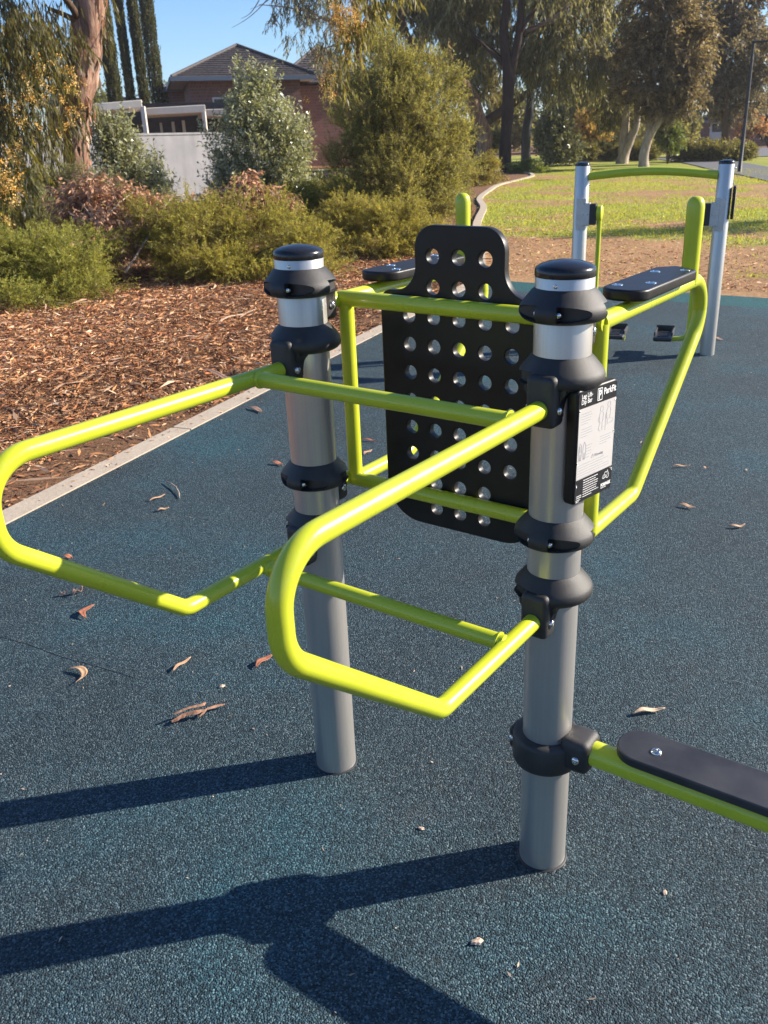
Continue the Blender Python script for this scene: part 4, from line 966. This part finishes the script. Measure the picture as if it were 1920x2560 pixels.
# small lower wing behind the cypresses and the two storey brick house
hd = 58; kk = hd / (CF * SV)
hs = tag(empty('brick_house', tuple(base(540, hd))), 'two storey red brick house with dark hipped tile roof', 'house'); o0 = np.array(hs.location)
c0, rt, fw, _ = lump_axes(540, 314, hd)
rt = unit(rt + fw * .10); fw = np.array([-rt[1], rt[0], 0])
def hp(x, y, z): return rt * x + fw * y + UP * z       # x to the right, y away, z up in the house frame
def hz(v): return float(at(545, v, hd)[2])
xl, xr = float((at(424, 314, hd) - o0) @ rt), float((at(660, 314, hd) - o0) @ rt)
ez = hz(172); az = hz(88); dep = 9.0; ov = 1.0
def quad_box(b, x0, x1, y0, y1, z0, z1):
    V = [hp(x, y, z) for z in (z0, z1) for x, y in ((x0, y0), (x1, y0), (x1, y1), (x0, y1))]
    b.add(V, [(3, 2, 1, 0), (4, 5, 6, 7), (0, 1, 5, 4), (1, 2, 6, 5), (2, 3, 7, 6), (3, 0, 4, 7)])
b = MB(); quad_box(b, xl, xr, 0, dep, -.1, ez); b.build('wall', M['brick'], hs)
def hip(name, x0, x1, y0, y1, z0, z1, par, rows=17):
    """hipped roof laid in stepped courses of tiles"""
    run = min(y1 - y0, x1 - x0) / 2; b = MB()
    for i in range(rows):
        f0, f1 = i / rows, (i + 1) / rows; za, zb = z0 + (z1 - z0) * f0, z0 + (z1 - z0) * f1
        a = [(x0 + run * f0, y0 + run * f0), (x1 - run * f0, y0 + run * f0), (x1 - run * f0, y1 - run * f0), (x0 + run * f0, y1 - run * f0)]
        c = [(x0 + run * f1, y0 + run * f1), (x1 - run * f1, y0 + run * f1), (x1 - run * f1, y1 - run * f1), (x0 + run * f1, y1 - run * f1)]
        V = [hp(x, y, za - .02) for x, y in a] + [hp(x, y, za + .075) for x, y in a] + [hp(x, y, zb + .012) for x, y in c]
        F = []
        for j in range(4): j2 = (j + 1) % 4; F += [(j, j2, 4 + j2, 4 + j), (4 + j, 4 + j2, 8 + j2, 8 + j)]
        b.add(V, F)
    r_o = b.build(name, M['tile'], par)
    for (x, y, xx, yy) in ((x0, y0, x0 + run, y0 + run), (x1, y0, x1 - run, y0 + run)):
        t = MB(); t.tube([hp(x, y, z0 + .08), hp(xx, yy, z1 + .08)], .09, 8); t.build('ridge_cap', M['tile'], r_o)
    if x1 - x0 > y1 - y0:
        t = MB(); t.tube([hp(x0 + run, y0 + run, z1 + .05), hp(x1 - run, y0 + run, z1 + .05)], .13, 8); t.build('ridge_cap', M['tile'], r_o)
    return r_o
hip('roof', xl - ov, xr + ov, -ov, dep + ov, ez + .08, az, hs)
b = MB(); quad_box(b, xl - ov - .08, xr + ov + .08, -ov - .12, -ov, ez - .08, ez + .14); quad_box(b, xl - ov - .12, xl - ov, -ov, dep + ov, ez - .08, ez + .14); b.build('gutter', M['gutter'], hs)
b = MB(); quad_box(b, xl - ov, xr + ov, -ov + .003, dep + ov, ez + .002, ez + .05); b.build('eaves_lining', M['cream'], hs)
b = MB(); xd = float((at(614, 314, hd) - o0) @ rt); b.tube(fillet([hp(xd - .55, -ov + .1, ez - .05), hp(xd - .25, -.12, ez - .5), hp(xd, -.1, ez - .9), hp(xd, -.1, .05)], [.2, .2], 5), .075, 10); b.build('downpipe', M['white'], hs, smooth=True)
b = MB(); quad_box(b, xr - .015, xr + .09, .55, 1.75, ez - 2.5, ez - .9); w_ = b.build('window', M['white'], hs); b = MB(); quad_box(b, xr + .08, xr + .1, .65, 1.65, ez - 2.4, ez - 1.0); b.build('pane', M['glass'], w_)
b = MB(); quad_box(b, xl + 1.2, xl + 3.0, -.03, .05, ez - 2.1, ez - .9); w_ = b.build('window', M['white'], hs); b = MB(); quad_box(b, xl + 1.3, xl + 2.9, -.04, .0, ez - 2.0, ez - 1.0); b.build('pane', M['glass'], w_)
b = MB(); quad_box(b, xr + .05, xr + 5.0, 3, dep, -.1, ez - .2); b.build('side_wing', M['brick'], hs); hip('side_roof', xr - 1.2, xr + 5.6, 2.4, dep + .6, ez - .1, ez + 2.2, hs, 16)
# lower house further left
def low_house(name, label, u0, u1, d, ve, va, vb, wallm, dp=8, extra=None):
    global rt, fw
    h = tag(empty(name, tuple(base((u0 + u1) / 2, d))), label, 'house'); o = np.array(h.location); c0, r0, f0, _ = lump_axes((u0 + u1) / 2, 314, d); rt, fw = r0, f0
    um = (u0 + u1) / 2; zf = lambda v: float(at(um, v, d)[2]); x0, x1 = float((at(u0, 314, d) - o) @ rt), float((at(u1, 314, d) - o) @ rt)
    b = MB(); quad_box(b, x0, x1, 0, dp, -.1, zf(ve)); b.build('wall', wallm, h); hip('roof', x0 - .6, x1 + .6, -.6, dp + .6, zf(ve) + .05, zf(va), h, 14)
    b = MB(); quad_box(b, x0 - .65, x1 + .65, -.72, -.6, zf(ve) - .1, zf(ve) + .12); b.build('gutter', M['gutter'], h)
    return h, x0, x1, zf
low_house('brick_house', 'low tiled house glimpsed behind the cypress row and carport', 110, 300, 70, 222, 205, 314, M['brick'])
low_house('brick_house', 'small low brick wing with tiled roof left of the tall brick house', 376, 430, 68, 195, 178, 314, M['brick'])
h, x0, x1, zf = low_house('brick_bungalow', 'far brick bungalow with white garage door across the road', 1496, 1640, 96, 262, 238, 312, M['brick'])
gxa, gxb = float((at(1530, 314, 96) - np.array(h.location)) @ rt), float((at(1566, 314, 96) - np.array(h.location)) @ rt)
b = MB(); quad_box(b, gxa, gxb, -.08, .02, 0, 2.35); dr = b.build('garage_door', M['white'], h)
b = MB(); quad_box(b, gxa + .2, gxb - .2, -.1, -.085, 1.2, 1.9); b.build('pane', M['glass'], dr)
b = MB(); quad_box(b, gxb + .9, gxb + 2.0, -.06, .02, 0, 2.2); b.build('door', M['shade_and_timber'], h)
b = MB(); quad_box(b, x0 - 1, x1 + 4, -7.2, -7.0, 0, .55); tag(b.build('low_brick_wall', M['brick']), 'low red brick garden wall in front of the far bungalow', 'wall').location = h.location
# lamp post
lp = G(1597, 372); L_ = tag(empty('street_lamp', (lp[0], lp[1], 0)), 'slim dark street lamp with a flat arm beside the path', 'street lamp')
hz_ = 4.55
b = MB(); b.lathe([(.10, 0), (.10, .02), (.075, .05), (.068, 2.2), (.052, hz_)], 20); b.build('pole', M['pole'], L_, angle=40)
_, r0, f0, _ = lump_axes(1597, 314, 38)
b = MB(); b.tube([(-r0[0] * .06, -r0[1] * .06, hz_), (r0[0] * .42, r0[1] * .42, hz_ + .01)], .038, 12); b.build('arm', M['pole'], L_, angle=40)
b = MB(); b.box((r0[0] * .68, r0[1] * .68, hz_ + .005), (.56, .24, .08), math.atan2(r0[1], r0[0]), .02); lh = b.build('lamp_head', M['pole'], L_)
b = MB(); b.box((r0[0] * .70, r0[1] * .70, hz_ - .042), (.40, .18, .012), math.atan2(r0[1], r0[0])); b.build('lens', M['white'], lh)

# ================================================================== MULCH, GRASS, FALLEN LEAVES
n = 330000
x = np.concatenate([rng.uniform(-9.6, -2.2, 270000), rng.uniform(-15, -2.2, 60000)]); y = np.concatenate([rng.uniform(-.8, 9.6, 270000), rng.uniform(-2.0, 19, 60000)])
s_ = (np.stack([x, y], -1) - np.array([-2.457, .471])) @ KN
dist = np.hypot(x - CC[0], y - CC[1])
keep = (s_ > .135) & (rng.random(n) < np.clip(1.35 - dist / 22, .3, 1)) & ((rng.random(n) < .3) | (s_ > 1.0 - .5 * vnoise(x, y, .5, 4)) | (y > 2.3)) & ((s_ > .5) | (rng.random(n) < .55)) & ((fbm(x, y, .8, 9) > .30) | (s_ > .6) | (rng.random(n) < .45)) & ((y < 8.2) | (x < np.interp(y, ey, ex) - .12))
x, y, s_ = x[keep], y[keep], s_[keep]; n = len(x)
a = rng.random(n) * 6.283; L = .018 + .10 * rng.random(n) ** 3.2; Wd = .0045 + L * (.07 + .09 * rng.random(n))
pal = np.array([(.58, .27, .115), (.68, .40, .21), (.34, .16, .08), (.74, .52, .34), (.50, .20, .09), (.17, .085, .05), (.64, .32, .13)])
T = pal[rng.choice(len(pal), n, p=[.20, .14, .20, .09, .15, .13, .09])] * (.58 + .5 * rng.random((n, 1))) * (.60 + .75 * fbm(x, y, 1.4, 41))[:, None]
lv = Leaves(); zz = -.018 + .040 * rng.random(n) * np.clip(s_, .25, 1)
lv.add(np.stack([x, y, zz], -1), np.stack([np.cos(a), np.sin(a), rng.normal(size=n) * .22], -1), L, Wd, T)
n = 1700; x = rng.uniform(-11, -2.6, n); y = rng.uniform(-1, 14, n); s_ = (np.stack([x, y], -1) - np.array([-2.457, .471])) @ KN; k = s_ > .25; x, y = x[k], y[k]; n = len(x)
a = rng.random(n) * 6.283; L = .12 + .28 * rng.random(n) ** 2
lv.add(np.stack([x, y, .008 + .02 * rng.random(n)], -1), np.stack([np.cos(a), np.sin(a), rng.normal(size=n) * .05], -1), L, .010 + .02 * rng.random(n), np.array([.50, .32, .21]) * (.4 + .9 * rng.random((n, 1))))
n = 260; q_ = rng.uniform(-4, 7.8, n); e_ = rng.exponential(.07, n); PK = np.array([kl(a_, .13 - b_) for a_, b_ in zip(q_, e_)]); a = rng.random(n) * 6.283
lv.add(np.stack([PK[:, 0], PK[:, 1], np.full(n, .011)], -1), np.stack([np.cos(a), np.sin(a), rng.normal(size=n) * .08], -1), .012 + .05 * rng.random(n) ** 2, .004 + .008 * rng.random(n), pal[rng.choice(len(pal), n)])
tag(lv.build('bark_mulch', M['bark_chip'], None, .12, .55), kind='stuff')
# litter on the bare strip before the lawn and at the far bed
n = 16000; x = rng.uniform(-9, 5, n); y = 8.75 + rng.random(n) ** 1.5 * 9; k = (x > np.interp(y, ey, ex) + .2); x, y = x[k], y[k]; n = len(x); a = rng.random(n) * 6.283
lv = Leaves(); lv.add(np.stack([x, y, .002 + .015 * rng.random(n)], -1), np.stack([np.cos(a), np.sin(a), rng.normal(size=n) * .15], -1), .03 + .06 * rng.random(n) ** 2, .010 + .012 * rng.random(n), pal[rng.choice(len(pal), n)] * (.8 + .6 * rng.random((n, 1))))
tag(lv.build('leaf_litter', M['bark_chip'], None, .12, .5), kind='stuff')
# grass blades
n = 150000; x = rng.uniform(-17, 6, n); y = 9 + 30 * rng.random(n) ** 1.2; t, c = lawn_tint(x, y)
k = (x > edge_x(y) + .12) & (rng.random(n) < c * .95 + .03); x, y, t = x[k], y[k], t[k]; n = len(x)
g = np.array([.31, .345, .05]) * (.6 + .7 * rng.random((n, 1))) + np.array([.07, .02, 0]) * rng.random((n, 1))
lv = Leaves(); lv.add(np.stack([x, y, np.full(n, -.008)], -1), np.stack([rng.normal(size=n) * .5, rng.normal(size=n) * .5, np.ones(n)], -1), .03 + .05 * rng.random(n), .010 + .006 * rng.random(n), g)
tag(lv.build('grass_blades', M['leaf'], None, .3), kind='stuff')

# crumbs on the rubber too small to name
n = 1000; x = rng.uniform(-3.6, 2.2, n); y = rng.uniform(-1.4, 8, n) ; k = ((np.stack([x, y], -1) - np.array([-2.457, .471])) @ KN < -.05) & (np.hypot(x, y) > .08); x, y = x[k], y[k]; n = len(x); a = rng.random(n) * 6.283
lv = Leaves(); lv.add(np.stack([x, y, np.full(n, .003)], -1), np.stack([np.cos(a), np.sin(a), rng.normal(size=n) * .15], -1), .005 + .026 * rng.random(n) ** 4, .0025 + .0035 * rng.random(n), np.array([.55, .42, .30]) * (.5 + .6 * rng.random((n, 1))))
tag(lv.build('leaf_crumbs', M['bark_chip'], None, .15, .4), kind='stuff')

def fallen_leaf(label, u, v, u2, v2, wfrac, curl, col, name='fallen_leaf', lift=.007, cat='leaf', sick=.3):
    """a curled dry leaf lying on the ground from one picture point to the other"""
    p, q = G(u, v), G(u2, v2); d = q - p; L = np.linalg.norm(d); t = d / L; sd = np.array([-t[1], t[0], 0]); b = MB(); m_ = 12; V = []; F = []
    for i in range(m_ + 1):
        f = i / m_; wv = wfrac * L * math.sin(math.pi * min(.999, f * .97 + .02)) ** .75 / 2 + .0004; c = t * L * (f - .5) + sd * curl * L * math.sin(math.pi * f)
        z = .003 + lift * (math.sin(math.pi * f * 1.3 + .4) ** 2)
        for j, sx in enumerate((-1, -.5, 0, .5, 1)): V.append(c + sd * wv * sx * .9 + UP * (z + abs(sx) * wv * .28 + .0005 * j))
    for i in range(m_):
        for j in range(4): F.append((i * 5 + j, i * 5 + j + 1, (i + 1) * 5 + j + 1, (i + 1) * 5 + j))
    b.add(V, F); key = 'leafcol%02d%02d%02d' % tuple(int(c * 99) for c in col)
    if key not in M: M[key] = simple('dry_leaf_' + name + str(len(M)), col, .6, var=.35, vs=40, bmp=.3, bs=200)
    o = b.build(name, M[key], smooth=True); c = (p + q) / 2; o.location = (c[0], c[1], .002)
    md = o.modifiers.new('thick', 'SOLIDIFY'); md.thickness = .0012
    return tag(o, label, cat)
TAN, RED, PAL, BRN = (.46, .28, .16), (.34, .13, .07), (.60, .42, .27), (.26, .16, .11)
fallen_leaf('curled red brown leaf left of the big left dip loop', 186, 1339, 205, 1312, .34, .30, RED)
fallen_leaf('large crumpled tan leaf lying on open rubber at lower left', 146, 1449, 166, 1482, .22, .36, TAN, lift=.010)
fallen_leaf('narrow straw coloured leaf between the two posts at left', 374, 1454, 413, 1426, .16, .05, TAN)
fallen_leaf('orange brown leaf just left of the near dip loop', 553, 1446, 590, 1421, .30, .12, RED)
fallen_leaf('small red leaf tip peeking behind the left dip loop', 132, 1206, 158, 1212, .36, .15, RED)
fallen_leaf('small tan leaf below the curved twig', 340, 1107, 366, 1101, .30, .10, TAN)
fallen_leaf('long pale leaf right of the sign post above the foot board', 1366, 1547, 1436, 1538, .17, .06, PAL, lift=.01)
fallen_leaf('pale curved leaf at the right edge of the rubber', 1571, 1139, 1609, 1137, .22, -.18, TAN)
fallen_leaf('tan leaf right of the lower corner of the side frame', 1464, 1093, 1502, 1102, .26, .06, TAN)
fallen_leaf('thin tan leaf on the rubber beside the side frame', 1450, 1010, 1490, 1010, .14, .04, TAN)
fallen_leaf('tiny tan leaf next to the thin one beside the side frame', 1515, 1013, 1530, 1015, .30, .05, TAN)
fallen_leaf('dark curved leaf in front of the perforated backrest', 780, 952, 814, 956, .14, .08, RED)
fallen_leaf('pair half leaf below the backrest corner', 785, 984, 806, 975, .34, .10, TAN) if False else None
fallen_leaf('small tan leaf left of the backrest beside the green upright', 786, 985, 804, 976, .34, .10, TAN)
fallen_leaf('reddish leaf left of the lower clamp on the left post', 583, 1002, 612, 1008, .30, .10, RED)
fallen_leaf('pale leaf lying right of the far silver post', 1538, 731, 1562, 737, .20, .04, TAN)
fallen_leaf('pinkish chip at the foot of the right side frame', 1360, 1085, 1376, 1072, .42, .05, TAN, 'bark_chip', cat='bark chip')
fallen_leaf('brown bark piece left of the curled red leaf', 158, 1291, 181, 1276, .38, .05, BRN, 'bark_piece', .018, 'bark')
fallen_leaf('tiny brown bark crumb beside the bark piece at left', 131, 1290, 142, 1285, .6, .05, BRN, 'bark_piece', .012, 'bark')
fallen_leaf('pale straight stick below the curved twig', 322, 1085, 357, 1072, .13, .0, TAN, 'stick', .006, 'stick')
fallen_leaf('brown curled leaf lying on the concrete kerb', 536, 882, 566, 894, .22, .08, BRN)
# forked bark piece at the lower left and the curved twig
o0 = G(420, 1552); bk = tag(empty('forked_bark', tuple(o0)), 'forked strip of brown bark casting a shadow on lower left rubber', 'bark')
def strip(name, pts, w, par, m='bark_pale'):
    P = [G(u, v) - o0 + UP * z for u, v, z in pts]; b = MB(); b.tube([Vector(p) for p in P], w, 8); return b.build(name, M[m], par, smooth=True)
def shard(pts, wid, th, par):
    P = [Vector(G(u, v) - o0 + UP * z) for u, v, z in pts]; V = []; F = []; k = 14
    for i in range(k):
        f = i / (k - 1) * (len(P) - 1); j = min(int(f), len(P) - 2); c = P[j].lerp(P[j + 1], f - j); t = (P[j + 1] - P[j]).normalized(); sd = t.cross(Vector((0, 0, 1))).normalized(); g = math.sin(math.pi * (i + .6) / (k + .2)) ** .6
        wl, wr = wid * g * random.uniform(.55, 1.1), wid * g * random.uniform(.55, 1.1)
        V += [c + sd * wl + Vector((0, 0, -wl * .35)), c + Vector((0, 0, th * 1.2)), c - sd * wr + Vector((0, 0, -wr * .2)), c - Vector((0, 0, th * .4))]
    for i in range(k - 1):
        for j in range(4): F.append((4 * i + j, 4 * i + (j + 1) % 4, 4 * i + 4 + (j + 1) % 4, 4 * i + 4 + j))
    b = MB(); b.add(V, F); return b.build('shard', M['bark_strip'], par)
M['bark_strip'] = simple('bark_strip', (.27, .14, .085), .8, var=.5, vs=60, bmp=.5, bs=150)
shard([(372, 1566, .012), (398, 1556, .022), (425, 1551, .026), (444, 1546, .02)], .0125, .004, bk)
shard([(378, 1560, .030), (410, 1549, .036), (440, 1541, .034), (447, 1535, .03)], .007, .003, bk)
shard([(432, 1554, .01), (448, 1541, .018), (470, 1532, .014), (487, 1527, .010)], .0055, .003, bk)
o0 = G(377, 1060); tw = tag(empty('curved_twig', tuple(o0)), 'thin curved pale twig on the rubber near the kerb', 'twig')
strip('stem', [(358, 1044, .012), (370, 1050, .016), (381, 1058, .016), (387, 1068, .012), (388, 1077, .006)], [.0022, .0032, .0034, .0034, .0026], tw, 'bark_pale')
o0 = G(660, 1245)
def chip(label, u, v, s, col='stone', name='wood_chip'):
    bm = bmesh.new(); bmesh.ops.create_icosphere(bm, subdivisions=2, radius=1)
    for w_ in bm.verts: w_.co = Vector((w_.co.x * s * 1.3, w_.co.y * s * .8, w_.co.z * s * .5)) * (1 + .28 * math.sin(w_.co.x * 5 + w_.co.y * 7 + u))
    o = from_bm(name, bm, M[col]); p = G(u, v); o.location = (p[0], p[1], s * .4); o.rotation_euler = (0, 0, random.random() * 6); return tag(o, label, 'wood chip')
chip('pinkish wood chip in the open rubber at the bottom centre', 1030, 2037, .0105)
chip('small white chip left of the right post base', 910, 1791, .0065)
chip('white chip right of the forked bark near the left post', 480, 1484, .0085)
chip('tiny orange chip at the lower right of the rubber', 1436, 1929, .006)
chip('small pale chip right of the side frame on open rubber', 1611, 1062 - 46, .008)
# bark strips on the mulch
for lab, u, v, u2, v2, c in (('long pale bark strip lying on the mulch near the left post', 470, 700, 555, 672, PAL), ('dark bark strip on the mulch left of the left post', 430, 800, 520, 838, BRN), ('grey stick across the mulch behind the left dip bar', 110, 850, 205, 815, TAN)):
    fallen_leaf(lab, u, v, u2, v2, .07, .03, c, 'bark_strip', .02, 'bark')
b = MB(); b.add(*ribbon(smooth_line([G(-40, 1362)[:2], G(0, 1376)[:2], G(60, 1392)[:2], G(130, 1418)[:2], G(210, 1440)[:2], G(292, 1465)[:2]]),   .0013, .0012, .003)); tag(b.build('rubber_seam', M['pole']), kind='structure')
SKY = .078; SUN = 5.0; EXPO = 1.17; HAZE = .0004
# ================================================================== camera, light
cam = bpy.data.cameras.new('camera'); co = bpy.data.objects.new('camera', cam); COL.objects.link(co); sc.camera = co
cam.sensor_fit = 'VERTICAL'; cam.sensor_height = 36; cam.sensor_width = 27
cam.lens = CF / 2560 * 36; cam.shift_x = -80 / 2560
cam.clip_start = .05; cam.clip_end = 2000
Mx = Matrix(((CR[0][0], -CR[1][0], -CR[2][0], CC[0]), (CR[0][1], -CR[1][1], -CR[2][1], CC[1]), (CR[0][2], -CR[1][2], -CR[2][2], CC[2]), (0, 0, 0, 1)))
co.matrix_world = Mx
cam.dof.use_dof = True; cam.dof.focus_distance = 2.15; cam.dof.aperture_fstop = 11
SE, SA = R(27), R(43.4)
w = bpy.data.worlds.new('World'); sc.world = w; w.use_nodes = True
sk = w.node_tree.nodes.new('ShaderNodeTexSky'); sk.sky_type = 'NISHITA'; sk.sun_disc = False
sk.sun_elevation = SE; sk.sun_rotation = SA; sk.dust_density = .15; sk.ozone_density = 3.0; sk.air_density = 1.0
bg = w.node_tree.nodes['Background']; w.node_tree.links.new(mixc(w.node_tree, 1.0, sk.outputs[0], (.66, .84, 1.08), 'MULTIPLY'), bg.inputs[0]); bg.inputs[1].default_value = SKY
sl = bpy.data.lights.new('sun', 'SUN'); sl.energy = SUN; sl.angle = R(.5); sl.color = (1, .90, .76)
so = bpy.data.objects.new('sun', sl); COL.objects.link(so)
so.rotation_euler = Vector((math.cos(SE) * math.sin(SA), math.cos(SE) * math.cos(SA), math.sin(SE))).to_track_quat('Z', 'Y').to_euler()
so.location = (6, 6, 12)
sc.view_settings.view_transform = 'Standard'; sc.view_settings.look = 'None'; sc.view_settings.exposure = EXPO; sc.view_settings.gamma = 1
sc.cycles.max_bounces = 6; sc.cycles.transparent_max_bounces = 4; sc.cycles.diffuse_bounces = 3

if HAZE:
    hm = bpy.data.materials.new('park_haze'); hm.use_nodes = True; nt = hm.node_tree; nt.nodes.clear()
    out = nt.nodes.new('ShaderNodeOutputMaterial'); v = nt.nodes.new('ShaderNodeVolumePrincipled'); nt.links.new(v.outputs[0], out.inputs['Volume'])
    v.inputs['Color'].default_value = (.95, .96, 1, 1); v.inputs['Density'].default_value = HAZE; v.inputs['Anisotropy'].default_value = .2
    b = MB(); b.box((0, 300, 13), (1500, 1300, 29)); tag(b.build('haze', hm), kind='stuff')
    sc.cycles.volume_bounces = 0
